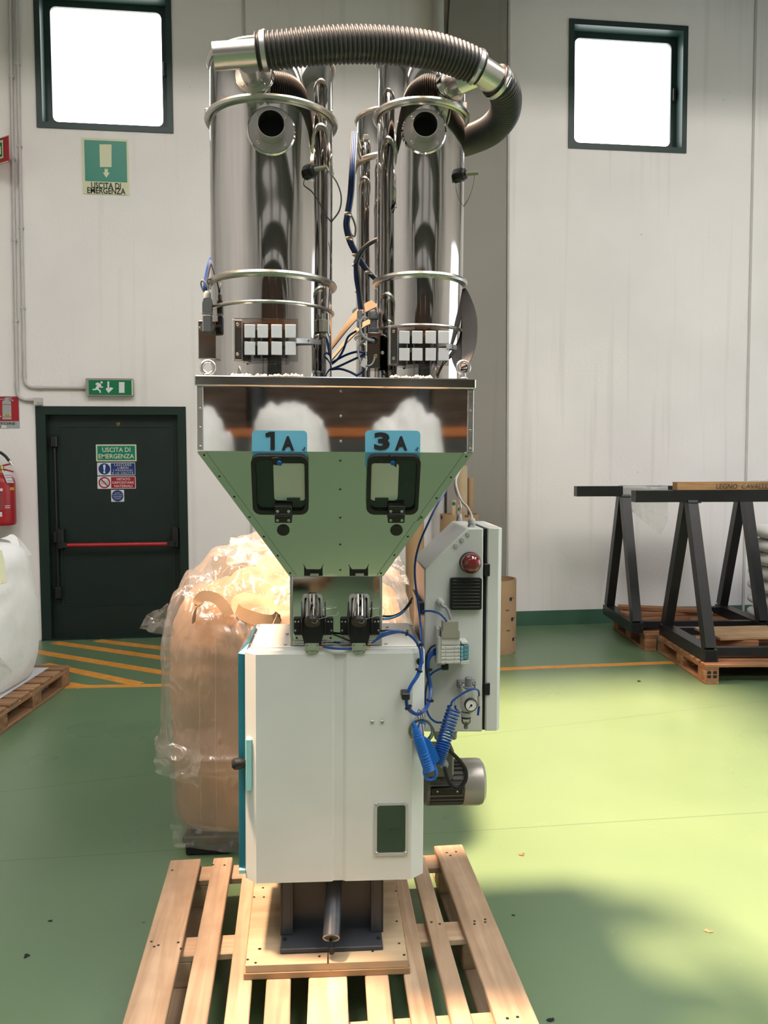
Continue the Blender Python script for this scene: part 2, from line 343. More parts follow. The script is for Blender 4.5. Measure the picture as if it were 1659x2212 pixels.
class MB:
    def __init__(s): s.v = []; s.f = []
    def add(s, vs_, fs_):
        o = len(s.v); s.v += [Vector(v) for v in vs_]; s.f += [tuple(i+o for i in f) for f in fs_]; return s
    def box(s, x0, x1, y0, y1, z0, z1):
        return s.add([(x0,y0,z0),(x1,y0,z0),(x1,y1,z0),(x0,y1,z0),(x0,y0,z1),(x1,y0,z1),(x1,y1,z1),(x0,y1,z1)],
                     [(0,3,2,1),(4,5,6,7),(0,1,5,4),(1,2,6,5),(2,3,7,6),(3,0,4,7)])
    def hexa(s, a, b):   # a, b: two quads of 4 points, front and back
        return s.add(list(a)+list(b), [(0,1,2,3),(7,6,5,4),(0,4,5,1),(1,5,6,2),(2,6,7,3),(3,7,4,0)])
    def cbox(s, x0, x1, y0, y1, z0, z1, c=0.003):
        c = min(c, (x1-x0)*0.4, (y1-y0)*0.4, (z1-z0)*0.4)
        X = (x0, x0+c, x1-c, x1); Y = (y0, y0+c, y1-c, y1); Z = (z0, z0+c, z1-c, z1)
        bm = bmesh.new()
        for i in (0, 3):
            for j in (0, 3):
                for k in (0, 3):
                    ii = 1 if i == 0 else 2; jj = 1 if j == 0 else 2; kk = 1 if k == 0 else 2
                    bm.verts.new((X[i], Y[jj], Z[kk])); bm.verts.new((X[ii], Y[j], Z[kk])); bm.verts.new((X[ii], Y[jj], Z[k]))
        r = bmesh.ops.convex_hull(bm, input=bm.verts)
        bmesh.ops.dissolve_limit(bm, angle_limit=0.02, verts=bm.verts, edges=bm.edges)
        bm.verts.ensure_lookup_table(); bm.verts.index_update()
        s.add([v.co for v in bm.verts], [[v.index for v in f.verts] for f in bm.faces]); bm.free(); return s
    def prism(s, poly, y0, y1, caps=True):      # poly in (x,z), extruded along y
        n = len(poly)
        if y0 > y1: y0, y1 = y1, y0
        vs_ = [(p[0], y0, p[1]) for p in poly] + [(p[0], y1, p[1]) for p in poly]
        fs_ = [(i, i+n, (i+1) % n + n, (i+1) % n) for i in range(n)]
        if caps: fs_ += [tuple(range(n)), tuple(range(2*n-1, n-1, -1))]
        return s.add(vs_, fs_)
    def prismz(s, poly, z0, z1, skip=()):      # poly in (x,y), extruded along z
        n = len(poly)
        vs_ = [(p[0], p[1], z0) for p in poly] + [(p[0], p[1], z1) for p in poly]
        fs_ = [(i, (i+1) % n, (i+1) % n + n, i+n) for i in range(n) if i not in skip]
        return s.add(vs_, fs_ + [tuple(range(n-1, -1, -1)), tuple(range(n, 2*n))])
    def frame(s, po, pi, y0, y1):               # ring between two polygons with the same count, in (x,z)
        n = len(po); vs_ = []
        for y in (y0, y1):
            vs_ += [(p[0], y, p[1]) for p in po] + [(p[0], y, p[1]) for p in pi]
        fs_ = []
        for i in range(n):
            j = (i+1) % n
            fs_ += [(i, j, n+j, n+i), (2*n+i, 3*n+i, 3*n+j, 2*n+j), (i, 2*n+i, 2*n+j, j), (n+i, n+j, 3*n+j, 3*n+i)]
        return s.add(vs_, fs_)
    def cyl(s, p, q, r0, r1=None, n=20, caps=True):
        return s.tube([Vector(p), Vector(q)], [r0, r0 if r1 is None else r1], n, caps)
    def tube(s, pts, r, n=10, caps=True, ref=None):
        pts = [Vector(p) for p in pts]; m = len(pts)
        rs = r if isinstance(r, (list, tuple)) else [r]*m
        t0 = (pts[1]-pts[0]).normalized()
        u = Vector(ref) if ref is not None else (Vector((0, 0, 1)) if abs(t0.z) < 0.9 else Vector((1, 0, 0)))
        vs_ = []; fs_ = []
        for i in range(m):
            t = (pts[min(i+1, m-1)] - pts[max(i-1, 0)]).normalized()
            u = (u - t*u.dot(t)).normalized(); w = t.cross(u)
            for k in range(n):
                a = 2*math.pi*k/n; vs_.append(pts[i] + (u*math.cos(a) + w*math.sin(a))*rs[i])
        for i in range(m-1):
            for k in range(n):
                k2 = (k+1) % n; fs_.append((i*n+k, i*n+k2, (i+1)*n+k2, (i+1)*n+k))
        if caps: fs_ += [tuple(range(n-1, -1, -1)), tuple(range((m-1)*n, m*n))]
        return s.add(vs_, fs_)
    def ribbon(s, pts, w, t, side):
        # strap: flat band of width w along vector side(i), thickness t
        pts = [Vector(p) for p in pts]; m = len(pts); vs_ = []; fs_ = []
        for i in range(m):
            d = (pts[min(i+1, m-1)] - pts[max(i-1, 0)]).normalized()
            sd = Vector(side(i/(m-1)) if callable(side) else side); sd = (sd - d*sd.dot(d)).normalized(); nn = d.cross(sd)
            ww = w(i/(m-1)) if callable(w) else w
            for a, b in ((-1, -1), (1, -1), (1, 1), (-1, 1)): vs_.append(pts[i] + sd*ww*0.5*a + nn*t*0.5*b)
        for i in range(m-1):
            for k in range(4): fs_.append((i*4+k, i*4+(k+1) % 4, (i+1)*4+(k+1) % 4, (i+1)*4+k))
        return s.add(vs_, fs_ + [(3,2,1,0), tuple(range((m-1)*4, m*4))])
    def lathe(s, prof, M=None, n=32, caps=True):   # prof [(r,h)] about local z of M
        M = M or Matrix.Identity(4); vs_ = []; fs_ = []; m = len(prof)
        for r, h in prof:
            for k in range(n):
                a = 2*math.pi*k/n; vs_.append(M @ Vector((r*math.cos(a), r*math.sin(a), h)))
        for i in range(m-1):
            for k in range(n):
                k2 = (k+1) % n; fs_.append((i*n+k, i*n+k2, (i+1)*n+k2, (i+1)*n+k))
        if caps: fs_ += [tuple(range(n-1, -1, -1)), tuple(range((m-1)*n, m*n))]
        return s.add(vs_, fs_)
    def ring(s, c, Rr, r, axis=(0, 0, 1), n=40, m=8, flat=1.0):
        M = axm(c, axis); vs_ = []; fs_ = []
        for i in range(n):
            a = 2*math.pi*i/n
            for k in range(m):
                b = 2*math.pi*k/m; rr = Rr + r*math.cos(b)
                vs_.append(M @ Vector((rr*math.cos(a), rr*math.sin(a), r*flat*math.sin(b))))
        for i in range(n):
            for k in range(m): fs_.append((i*m+k, ((i+1) % n)*m+k, ((i+1) % n)*m+(k+1) % m, i*m+(k+1) % m))
        return s.add(vs_, fs_)
    def build(s, name, mat, parent=None, frame=None, smooth=35, label=None, bevel=0, kind=None):
        me = bpy.data.meshes.new(name)
        X = frame.M if frame is not None else Matrix.Identity(4)
        if parent is not None: X = MW[parent].inverted() @ X
        me.from_pydata([X @ v for v in s.v], [], s.f); me.update()
        bm = bmesh.new(); bm.from_mesh(me); bmesh.ops.recalc_face_normals(bm, faces=bm.faces); bm.to_mesh(me); bm.free()
        o = bpy.data.objects.new(name, me); COL.objects.link(o)
        if mat is not None: me.materials.append(mat)
        if smooth:
            me.shade_smooth()
            me.set_sharp_from_angle(angle=R(smooth))
        if bevel:
            b = o.modifiers.new('bevel', 'BEVEL'); b.width = bevel; b.segments = 2; b.limit_method = 'ANGLE'; b.angle_limit = R(40)
        if parent is not None: o.parent = parent; MW[o] = MW[parent]
        else: MW[o] = Matrix.Identity(4)
        if label: o['label'] = label
        if kind: o['kind'] = kind
        return o
MW = {}
def axm(c, axis):
    a = Vector(axis).normalized()
    return Matrix.Translation(c) @ a.to_track_quat('Z', 'Y').to_matrix().to_4x4()
def tag(o, label, cat=None, group=None, kind=None):
    o['label'] = label
    if cat: o['category'] = cat
    if group: o['group'] = group
    if kind: o['kind'] = kind
    return o
def thing(name, label, cat, M, group=None):
    if not isinstance(M, Matrix): M = Matrix.Translation(M)
    o = bpy.data.objects.new(name, None); COL.objects.link(o); o.empty_display_size = 0.05
    o.matrix_basis = M; MW[o] = M.copy()
    return tag(o, label, cat, group)
def solo(mb, name, mat, loc, label, cat, group=None, frame=None, **kw):
    # a thing that is one mesh, its origin at loc
    M = Matrix.Translation(loc); X = frame.M if frame is not None else Matrix.Identity(4)
    mb.v = [M.inverted() @ (X @ v) for v in mb.v]
    o = mb.build(name, mat, None, None, **kw); o.matrix_basis = M; MW[o] = M
    return tag(o, label, cat, group)
def struct(mb, name, mat, label, parent=None, smooth=0, **kw):
    o = mb.build(name, mat, parent, smooth=smooth, **kw)
    if parent is None: o['kind'] = 'structure'
    o['label'] = label; return o
def inst(me, name, parent, M, mat=None):
    # a piece that shares mesh data; M in world
    o = bpy.data.objects.new(name, me); COL.objects.link(o)
    if parent is not None: o.parent = parent; o.matrix_basis = MW[parent].inverted() @ M
    else: o.matrix_basis = M
    MW[o] = M; return o
def mesh_of(mb, name, mat, smooth=35):
    me = bpy.data.meshes.new(name); me.from_pydata(mb.v, [], mb.f); me.update()
    bm = bmesh.new(); bm.from_mesh(me); bmesh.ops.recalc_face_normals(bm, faces=bm.faces); bm.to_mesh(me); bm.free()
    me.materials.append(mat)
    if smooth: me.shade_smooth(); me.set_sharp_from_angle(angle=R(smooth))
    return me
BOARDS = {}
def board(name, mat, parent, M, L, W, T, c=0.003):
    # plank with its length on local x, width on local y, top face up
    k = (mat.name, round(L, 4), round(W, 4), round(T, 4))
    if k not in BOARDS: BOARDS[k] = mesh_of(MB().cbox(-L/2, L/2, -W/2, W/2, -T/2, T/2, c), 'plank', mat, 0)
    return inst(BOARDS[k], name, parent, M)
_SCREW = {}
def screw(parent, frame, p, r, mat, name='screw', axis=(0, -1, 0), dome=True):
    k = (round(r, 5), mat.name, dome)
    if k not in _SCREW:
        pr = [(r, 0), (r, r*0.25), (r*0.8, r*0.5), (r*0.45, r*0.52), (r*0.40, r*0.28), (0.0001, r*0.28)] if dome else [(r, 0), (r, r*0.6), (r*0.9, r*0.72), (0.0001, r*0.72)]
        _SCREW[k] = mesh_of(MB().lathe(pr, n=10 if dome else 6), 'screw', mat)
    return inst(_SCREW[k], name, parent, frame.M @ axm(p, axis))
def text_mb(s, weight=0.0, shear=0.0, space=1.0):
    cu = bpy.data.curves.new('lettering', 'FONT'); cu.body = s; cu.size = 1.0; cu.offset = weight; cu.shear = shear
    cu.resolution_u = 3; cu.space_character = space; cu.extrude = 0.0
    o = bpy.data.objects.new('lettering', cu); COL.objects.link(o)
    dg = bpy.context.evaluated_depsgraph_get(); dg.update()
    me = bpy.data.meshes.new_from_object(o.evaluated_get(dg))
    vs_ = [v.co.copy() for v in me.vertices]; fs_ = [tuple(p.vertices) for p in me.polygons]
    bpy.data.objects.remove(o); bpy.data.curves.remove(cu); bpy.data.meshes.remove(me)
    return vs_, fs_
def text_at(s, frame, x0, z0, x1, z1, ly, parent, mat, weight=0.0, shear=0.0, name='lettering', space=1.0, rot=0, th=0.0004):
    # lettering laid on the plane y=ly of the frame, filling the rectangle
    vs_, fs_ = text_mb(s, weight, shear, space)
    if rot: vs_ = [Vector((-v.y, v.x, 0)) if rot == 90 else Vector((v.y, -v.x, 0)) for v in vs_]
    ax = min(v.x for v in vs_); bx = max(v.x for v in vs_); ay = min(v.y for v in vs_); by = max(v.y for v in vs_)
    q = [((x0 + (v.x-ax)/(bx-ax)*(x1-x0)), ly, (z0 + (v.y-ay)/(by-ay)*(z1-z0))) for v in vs_]
    mb = MB(); mb.add(q, fs_)
    return mb.build(name, mat, parent, frame, smooth=0)
def text_px(s, frame, X0, Y0, X1, Y1, ly, parent, mat, **kw):
    a = frame.px(X0, Y1, ly); b = frame.px(X1, Y0, ly)
    return text_at(s, frame, a.x, a.z, b.x, b.z, ly, parent, mat, **kw)

# ------------------------------------------------------------------ the room
RX0, RX1, RY0, ZC = -6.5, 9.5, -30.0, 7.6
def wall_px(x, y, d=0.0): return WF.px(x, y, WALL_Y - d)
floor = struct(MB().box(RX0-0.3, RX1+0.3, RY0-0.3, WALL_Y+0.4, -0.2, 0.0), 'floor', M_FLOOR, 'glossy green epoxy factory floor')
def rect_px(x0, y0, x1, y1, d=0.0):
    a = wall_px((x0+x1)/2, y1, d); b = wall_px((x0+x1)/2, y0, d); c = wall_px(x0, (y0+y1)/2, d); e = wall_px(x1, (y0+y1)/2, d)
    return c.x, e.x, a.z, b.z
WIN1 = rect_px(76, -22, 372, 282); WIN2 = rect_px(1228, 49, 1484, 326)
DOOR = rect_px(84, 878, 406, 1382); DOOR = (DOOR[0], DOOR[1], 0.0, DOOR[3])
def wall_with_holes(holes, x0, x1, z0, z1, y0, y1):
    xs = sorted({x0, x1, *[h[0] for h in holes], *[h[1] for h in holes]}); zs = sorted({z0, z1, *[h[2] for h in holes], *[h[3] for h in holes]})
    mb = MB()
    def solid(i, k):
        if i < 0 or k < 0 or i >= len(xs)-1 or k >= len(zs)-1: return False
        cx = (xs[i]+xs[i+1])/2; cz = (zs[k]+zs[k+1])/2
        return not any(h[0] < cx < h[1] and h[2] < cz < h[3] for h in holes)
    for i in range(len(xs)-1):
        for k in range(len(zs)-1):
            if not solid(i, k): continue
            a, b, c, d = xs[i], xs[i+1], zs[k], zs[k+1]
            mb.add([(a,y0,c),(b,y0,c),(b,y0,d),(a,y0,d)], [(0,1,2,3)]); mb.add([(a,y1,c),(b,y1,c),(b,y1,d),(a,y1,d)], [(3,2,1,0)])
            if not solid(i-1, k): mb.add([(a,y0,c),(a,y1,c),(a,y1,d),(a,y0,d)], [(0,1,2,3)])
            if not solid(i+1, k): mb.add([(b,y0,c),(b,y1,c),(b,y1,d),(b,y0,d)], [(3,2,1,0)])
            if not solid(i, k-1): mb.add([(a,y0,c),(b,y0,c),(b,y1,c),(a,y1,c)], [(3,2,1,0)])
            if not solid(i, k+1): mb.add([(a,y0,d),(b,y0,d),(b,y1,d),(a,y1,d)], [(0,1,2,3)])
    bm_v = {}; nv = []; nf = []
    for f in mb.f:
        t = []
        for i in f:
            k = tuple(round(c, 5) for c in mb.v[i])
            if k not in bm_v: bm_v[k] = len(nv); nv.append(mb.v[i])
            t.append(bm_v[k])
        nf.append(tuple(t))
    mb.v, mb.f = nv, nf; return mb
wall_back = struct(wall_with_holes([WIN1, WIN2, DOOR], RX0, RX1, 0.0, ZC, WALL_Y, WALL_Y+0.28), 'wall_back', M_WALL, 'white plastered wall with green emergency door and two high windows')
struct(MB().box(RX0-0.2, RX0, RY0, WALL_Y+0.28, 0, ZC), 'wall_left', M_WALLS, 'white side wall outside the frame to the left')
_gate = wall_with_holes([(0.6, 6.2, 0.0, 4.4)], RY0, WALL_Y+0.28, 0, ZC, 0, 0.2)
_gate.v = [Vector((RX1+v.y, v.x, v.z)) for v in _gate.v]
struct(_gate, 'wall_right', M_WALLS, 'white side wall outside the frame to the right')
struct(MB().box(RX0, RX1, RY0-0.2, RY0, 0, ZC), 'wall_front', M_ROOF, 'wall behind the camera, mirrored in the steel')
# roof: concrete slab carried by ribs, with rooflight strips between them
OP = (-2.5, 0.6, 2.25, 6.2)        # opening of the large clear rooflight (x0, x1, y0, y1)
_rf = wall_with_holes([OP], RX0-0.2, RX1+0.2, RY0-0.2, WALL_Y+0.28, 0, 0.12)
_rf.v = [Vector((v.x, v.z, ZC+v.y)) for v in _rf.v]
roof = struct(_rf, 'ceiling', M_ROOF, 'grey concrete roof slab with rooflights')
for x in (-5.2, -4.25, 0.8, 3.8, 6.8):
    struct(MB().box(x-0.14, x+0.14, -2.2, WALL_Y, ZC-0.5, ZC), 'rib', M_ROOF, 'concrete roof rib', roof)
for k in range(13):
    y = -2.4-2.1*k
    struct(MB().box(RX0, RX1, y-0.2, y+0.2, ZC-0.8, ZC), 'cross_rib', M_ROOF, 'concrete cross rib', roof)
    if 0 < k < 12 and k % 2:
        for x0, x1 in ((-5.6, -1.2), (-0.2, 3.4), (4.4, 8.4)):
            struct(MB().box(x0, x1, y+0.6, y+1.5, ZC-0.03, ZC-0.005), 'rooflight', M_ROOFR, 'rear rooflight panel', roof)
for x in (-2.4, 2.3, 5.6):
    for y0, y1 in ((-2.0, -0.3), (0.1, 2.0)):
        struct(MB().box(x-0.9, x+0.9, y0, y1, ZC-0.03, ZC-0.005), 'rooflight', M_ROOFL, 'translucent rooflight panel', roof)
# unseen girder added above the picture to shade the top of the window wall
struct(MB().box(RX0, RX1, 6.30, 6.75, 5.55, ZC), 'trim_5', M_ROOF, 'unseen concrete girder added to shade the top of the window wall')
# wall joints
for n, (x, w) in enumerate(((1612, 5), (541, 4))):
    a = wall_px(x, 1000); struct(MB().box(a.x-0.012, a.x+0.012, WALL_Y-0.006, WALL_Y+0.001, 0, ZC), 'trim_%d' % (n+1), M_COND, 'thin grey vertical joint strip on the white wall')
# concrete pillar with a slanted head
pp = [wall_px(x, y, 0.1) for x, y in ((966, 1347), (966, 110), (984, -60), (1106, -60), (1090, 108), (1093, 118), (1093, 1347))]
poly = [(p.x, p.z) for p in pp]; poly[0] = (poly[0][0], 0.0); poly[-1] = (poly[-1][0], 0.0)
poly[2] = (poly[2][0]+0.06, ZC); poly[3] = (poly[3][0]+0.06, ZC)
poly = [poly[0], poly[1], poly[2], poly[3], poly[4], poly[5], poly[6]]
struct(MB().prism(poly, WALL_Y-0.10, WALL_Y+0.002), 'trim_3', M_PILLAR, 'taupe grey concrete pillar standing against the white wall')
a = wall_px(1094.5, 700, 0.02); struct(MB().box(a.x, a.x+0.02, WALL_Y-0.035, WALL_Y, 0, ZC), 'trim_4', M_COND, 'narrow pale edge strip beside the taupe pillar')
a = wall_px(946, 0, 0.05)
mb = MB().cyl((a.x, WALL_Y-0.06, 0.0), (a.x, WALL_Y-0.06, ZC), 0.055, n=20)
solo(mb, 'downpipe', M_COND, (a.x, WALL_Y-0.06, 0), 'pale round downpipe running up the wall beside the pillar', 'pipe')
# painted skirting
a = wall_px(1094, 1330); struct(MB().box(a.x+0.03, RX1, WALL_Y-0.004, WALL_Y, 0, 0.145), 'baseboard_back', M_SKIRT, 'dark green painted skirting band')

# windows
def window(n, H, pane, label):
    x0, x1, z0, z1 = H; w = x1-x0
    root = MB(); t = 0.105; yb = WALL_Y+0.14
    po = [(x0, z0), (x1, z0), (x1, z1), (x0, z1)]; q = [(x0+0.05, z0+0.05), (x1-0.05, z0+0.05), (x1-0.05, z1-0.05), (x0+0.05, z1-0.05)]
    po2 = [(x0+0.045, z0+0.045), (x1-0.045, z0+0.045), (x1-0.045, z1-0.045), (x0+0.045, z1-0.045)]
    root.frame(po, q, WALL_Y-0.012, WALL_Y+0.27)
    o = struct(root, 'window_%d' % n, M_WFRAME, label)
    ri = rrect(x0+t, x1-t, z0+t, z1-t, 0.05, 4); ro = rrect(x0+0.045, x1-0.045, z0+0.045, z1-0.045, 0.01, 4)
    struct(MB().frame(ro, ri, WALL_Y+0.12, WALL_Y+0.18), 'sash', M_WFRAME, 'dark green opening sash', o)
    struct(MB().prism(rrect(x0+t-0.01, x1-t+0.01, z0+t-0.01, z1-t+0.01, 0.05, 4), WALL_Y+0.145, WALL_Y+0.15), 'pane', pane, 'glaring white pane', o)
    mb = MB().cbox(x1-0.09, x1-0.065, WALL_Y+0.09, WALL_Y+0.12, (z0+z1)/2-0.06, (z0+z1)/2+0.06); struct(mb, 'handle', M_BLACK, 'window handle', o)
window(1, WIN1, M_PANE_L, 'square dark green window above the emergency door, glaring with sun')
window(2, WIN2, M_PANE_R, 'square dark green window on the right, blown out white')

# emergency door
dx0, dx1, dz0, dz1 = DOOR
DF = WALL_Y + 0.0
mb = MB(); po = [(dx0, 0), (dx1, 0), (dx1, dz1), (dx0, dz1)]
fr = MB().box(dx0, dx0+0.085, WALL_Y-0.012, WALL_Y+0.2, 0, dz1).box(dx1-0.075, dx1, WALL_Y-0.012, WALL_Y+0.2, 0, dz1).box(dx0+0.085, dx1-0.075, WALL_Y-0.012, WALL_Y+0.2, dz1-0.075, dz1)
door = struct(fr, 'door_1', M_DOORF, 'dark green emergency exit door with red push bar')
LY = WALL_Y + 0.07
struct(MB().box(dx0+0.085, dx1-0.075, LY, LY+0.06, 0.012, dz1-0.075), 'leaf', M_DOOR, 'dark green door leaf', door)
struct(MB().frame([(dx0+0.17, 0.30), (dx1-0.13, 0.30), (dx1-0.13, dz1-0.17), (dx0+0.17, dz1-0.17)], [(dx0+0.185, 0.315), (dx1-0.145, 0.315), (dx1-0.145, dz1-0.185), (dx0+0.185, dz1-0.185)], LY-0.006, LY+0.002), 'moulding', M_DOORF, 'raised panel moulding', door)
DP = lambda x, y, d=0.0: WF.px(x, y, LY - d)
a = DP(140, 1178); b = DP(366, 1175)
a = DP(143, 1178, 0.1); b = DP(364, 1175, 0.1)
struct(MB().cyl(a, b, 0.019, n=16), 'push_bar', M_REDP, 'red push bar', door, smooth=35)
for q, e in ((a, -1), (b, 1)):
    mb = MB().cbox(q.x-0.05 if e < 0 else q.x-0.01, q.x+0.01 if e < 0 else q.x+0.05, LY-0.125, LY-0.07, q.z-0.022, q.z+0.026)
    mb.cbox(q.x+e*0.055-0.03, q.x+e*0.055+0.03, LY-0.09, LY, q.z-0.04, q.z+0.15, 0.01); struct(mb, 'bar_bracket', M_BLACK, 'black bar bracket', door)
c = DP(121, 1100, 0.03)
struct(MB().cyl((c.x, LY-0.03, 0.35), (c.x, LY-0.03, dz1-0.30), 0.013, n=10), 'bolt_rod', M_BLACK, 'black vertical bolt rod', door, smooth=35)
for z in (dz1-0.32, 0.42, a.z+0.06):
    struct(MB().cbox(c.x-0.03, c.x+0.03, LY-0.06, LY, z-0.05, z+0.06, 0.01), 'rod_guide', M_BLACK, 'black rod guide', door)
c = DP(117, 893, 0.02); struct(MB().cbox(c.x-0.05, c.x+0.10, LY-0.03, LY, c.z-0.012, c.z+0.012), 'door_contact', M_GREYD, 'grey door contact', door)
c = DP(255, 917); mb = MB().box(c.x-0.014, c.x+0.014, LY-0.003, LY, c.z-0.018, c.z+0.018); st = mb.build('number_sticker', M_SYELB, door)
text_px('B', WF, 252, 913, 258, 921, LY-0.004, door, M_INK, weight=0.02)
a = WF.px(230, 1386, WALL_Y); struct(MB().box(dx0, dx1, WALL_Y-0.03, WALL_Y+0.2, 0, 0.012), 'threshold', M_DOORF, 'dark threshold', door)

# painted floor markings
SN = [0]
def stripe(x0, y0, x1, y1, w):
    SN[0] += 1; hz_ = 0.001+0.0003*SN[0]
    p = WF.fl(x0, y0, 0.0); q = WF.fl(x1, y1, 0.0); d = (q-p).normalized(); s = Vector((-d.y, d.x, 0))*w/2
    mb = MB().hexa([p-s, q-s, q+s, p+s], [v+Vector((0, 0, hz_)) for v in (p-s, q-s, q+s, p+s)])
    return mb.build('painted_stripe', M_ORANGE, floor, smooth=0, label='orange painted floor stripe')
for a in ((92, 1485, 420, 1479, 0.075), (1040, 1447, 1455, 1431, 0.085),
          (95, 1435, 300, 1478, 0.10), (60, 1405, 400, 1461, 0.10), (118, 1388, 430, 1433, 0.10), (210, 1384, 460, 1413, 0.10), (90, 1470, 180, 1484, 0.1)):
    stripe(*a)

# ------------------------------------------------------------------ signs and fittings on the wall
SF = Frame(Matrix.Identity(4))
def sign_plate(name, label, x0, y0, x1, y1, mat, d=0.0, th=0.006, r=0.006, plane=None, cat='sign', group=None):
    Y = (WALL_Y if plane is None else plane)
    a = WF.px((x0+x1)/2, (y0+y1)/2, Y); p = WF.px(x0, y1, Y); q = WF.px(x1, y0, Y)
    t = thing(name, label, cat, (a.x, Y, p.z), group)
    MB().prism(rrect(p.x, q.x, p.z, q.z, r, 3), Y-th, Y).build('plate', mat, t)
    return t, Y-th
def panel(t, Y, x0, y0, x1, y1, mat, lay=1, name='panel', r=0.004):
    p = WF.px(x0, y1, Y); q = WF.px(x1, y0, Y)
    return MB().prism(rrect(p.x, q.x, p.z, q.z, r, 3), Y-0.0006*lay-0.0006, Y-0.0006*(lay-1)).build(name, mat, t)
def shape(t, Y, pts, mat, lay=2, name='symbol'):
    P = [WF.px(x, y, Y) for x, y in pts]; return MB().prism([(p.x, p.z) for p in P], Y-0.0006*lay-0.0006, Y-0.0006*(lay-1)).build(name, mat, t, smooth=0)
def disc(t, Y, x, y, r, mat, lay=2, name='symbol', inner=None, n=28):
    c = WF.px(x, y, Y); s = (WF.px(x+r, y, Y)-c).x
    mb = MB()
    if inner is None: mb.prism(circle(c.x, c.z, s, n), Y-0.0006*lay-0.0006, Y-0.0006*(lay-1))
    else: mb.frame(circle(c.x, c.z, s, n), circle(c.x, c.z, s*inner, n), Y-0.0006*lay-0.0006, Y-0.0006*(lay-1))
    return mb.build(name, mat, t)

t, Y = sign_plate('exit_sign', 'cream and green sign with door and arrow under the left window', 180, 302, 277, 419, M_SYEL)
panel(t, Y, 184, 306, 273, 391, M_SGREEN)
shape(t, Y, [(215, 312), (241, 312), (241, 361), (216, 361)], M_SYEL, name='door_symbol')
shape(t, Y, [(226, 365), (233, 365), (233, 373), (237.5, 373), (229.8, 384), (222, 373), (226, 373)], M_SYEL, name='arrow')
text_px('USCITA DI', WF, 197, 395.5, 261, 406, Y-0.0022, t, M_INK, weight=0.018)
text_px('EMERGENZA', WF, 188.5, 407, 271, 417.5, Y-0.0022, t, M_INK, weight=0.018)

t, Y = sign_plate('exit_light', 'green running man exit light box above the emergency door', 189, 819, 289, 856, M_BEIGEP, th=0.06, r=0.01)
panel(t, Y, 192, 821.5, 284, 853, M_SGREEN2); panel(t, Y, 284.2, 821.5, 286.5, 853, M_SYEL, name='edge_strip', r=0.001)
shape(t, Y, [(232, 824), (236, 824), (236, 839), (239, 836.5), (245, 838.5), (234.5, 849), (228, 840.5), (230, 838), (232, 839.5)], M_SWHITE, name='arrow')
shape(t, Y, [(257, 825.5), (269, 825.5), (269, 848.5), (257, 848.5)], M_SWHITE, name='door_symbol')
disc(t, Y, 219.5, 826, 2.6, M_SWHITE, name='running_man_head', n=12)
shape(t, Y, [(206, 829), (211, 826), (218, 829.5), (219, 835), (222.5, 835), (222.5, 837.5), (217, 837.5), (215, 835.5), (213, 840), (217.5, 843), (218, 848.5), (215.5, 849), (214.5, 845), (210, 841.5), (206, 843), (200, 842.5), (200, 840), (205.5, 840), (209, 833.5), (210.5, 830), (207.5, 832)], M_SWHITE, name='running_man')

# signs on the door leaf
t, Y = sign_plate('exit_sign', 'topmost green door sign with cream words above the red push bar', 208, 960, 294.5, 997, M_SYEL, plane=LY, th=0.004)
panel(t, Y, 211, 963, 291.5, 994, M_SGREEN, r=0.002)
text_px('USCITA DI', WF, 221, 966.5, 281.5, 976.5, Y-0.0022, t, M_SYEL, weight=0.015); text_px('EMERGENZA', WF, 213, 980.5, 289.5, 990.5, Y-0.0022, t, M_SYEL, weight=0.015)
t, Y = sign_plate('notice_sign', 'blue and white door sign with exclamation mark', 210.5, 999, 292, 1027, M_SWHITE, plane=LY, th=0.004)
panel(t, Y, 240, 1000.5, 291, 1025.5, M_SBLUE, r=0.002); disc(t, Y, 225.5, 1013, 12.6, M_SBLUE)
shape(t, Y, [(222.6, 1005), (224, 1003.6), (227, 1003.6), (228.2, 1005), (227, 1016), (226, 1016.8), (225, 1016.8), (224, 1016)], M_SWHITE, 3, 'exclamation_mark'); disc(t, Y, 225.5, 1020, 2.5, M_SWHITE, 3, 'exclamation_dot', n=12)
for s, x0, x1, y in (('LASCIARE', 247, 283.5, 1002), ('LIBERI', 254, 277.5, 1008), ('I PASSAGGI', 245, 286, 1013.5), ('E LE USCITE', 243, 288, 1019.5)):
    text_px(s, WF, x0, y, x1, y+4.6, Y-0.0022, t, M_SWHITE, space=1.15)
t, Y = sign_plate('prohibition_sign', 'red and white no storage sign on the door', 211, 1028.5, 293, 1056, M_SWHITE, plane=LY, th=0.004)
panel(t, Y, 240.5, 1030, 291.5, 1054.5, M_SRED, r=0.002)
for k in range(5): shape(t, Y, [(219+k*3.2, 1038), (220.6+k*3.2, 1038), (220.6+k*3.2, 1047), (219+k*3.2, 1047)], M_SGREY, 2, 'crate_bar')
disc(t, Y, 225.7, 1042.5, 12.6, M_SRED, 2, 'ring', inner=0.78)
shape(t, Y, [(217.5, 1035.5), (219, 1034), (234, 1049.5), (232.5, 1051)], M_SRED, 3, 'diagonal_bar')
for s, x0, x1, y in (('VIETATO', 251, 281, 1032.5), ('DEPOSITARE', 243, 289, 1039.8), ('MATERIALI', 247, 285.5, 1047.3)):
    text_px(s, WF, x0, y, x1, y+5.2, Y-0.0022, t, M_SWHITE, weight=0.01)
t, Y = sign_plate('notice_sign', 'small square sign with a blue disc lowest on the door', 240.5, 1058, 268, 1084, M_SWHITE, plane=LY, th=0.004)
disc(t, Y, 254, 1071, 12.6, M_SBLUE)
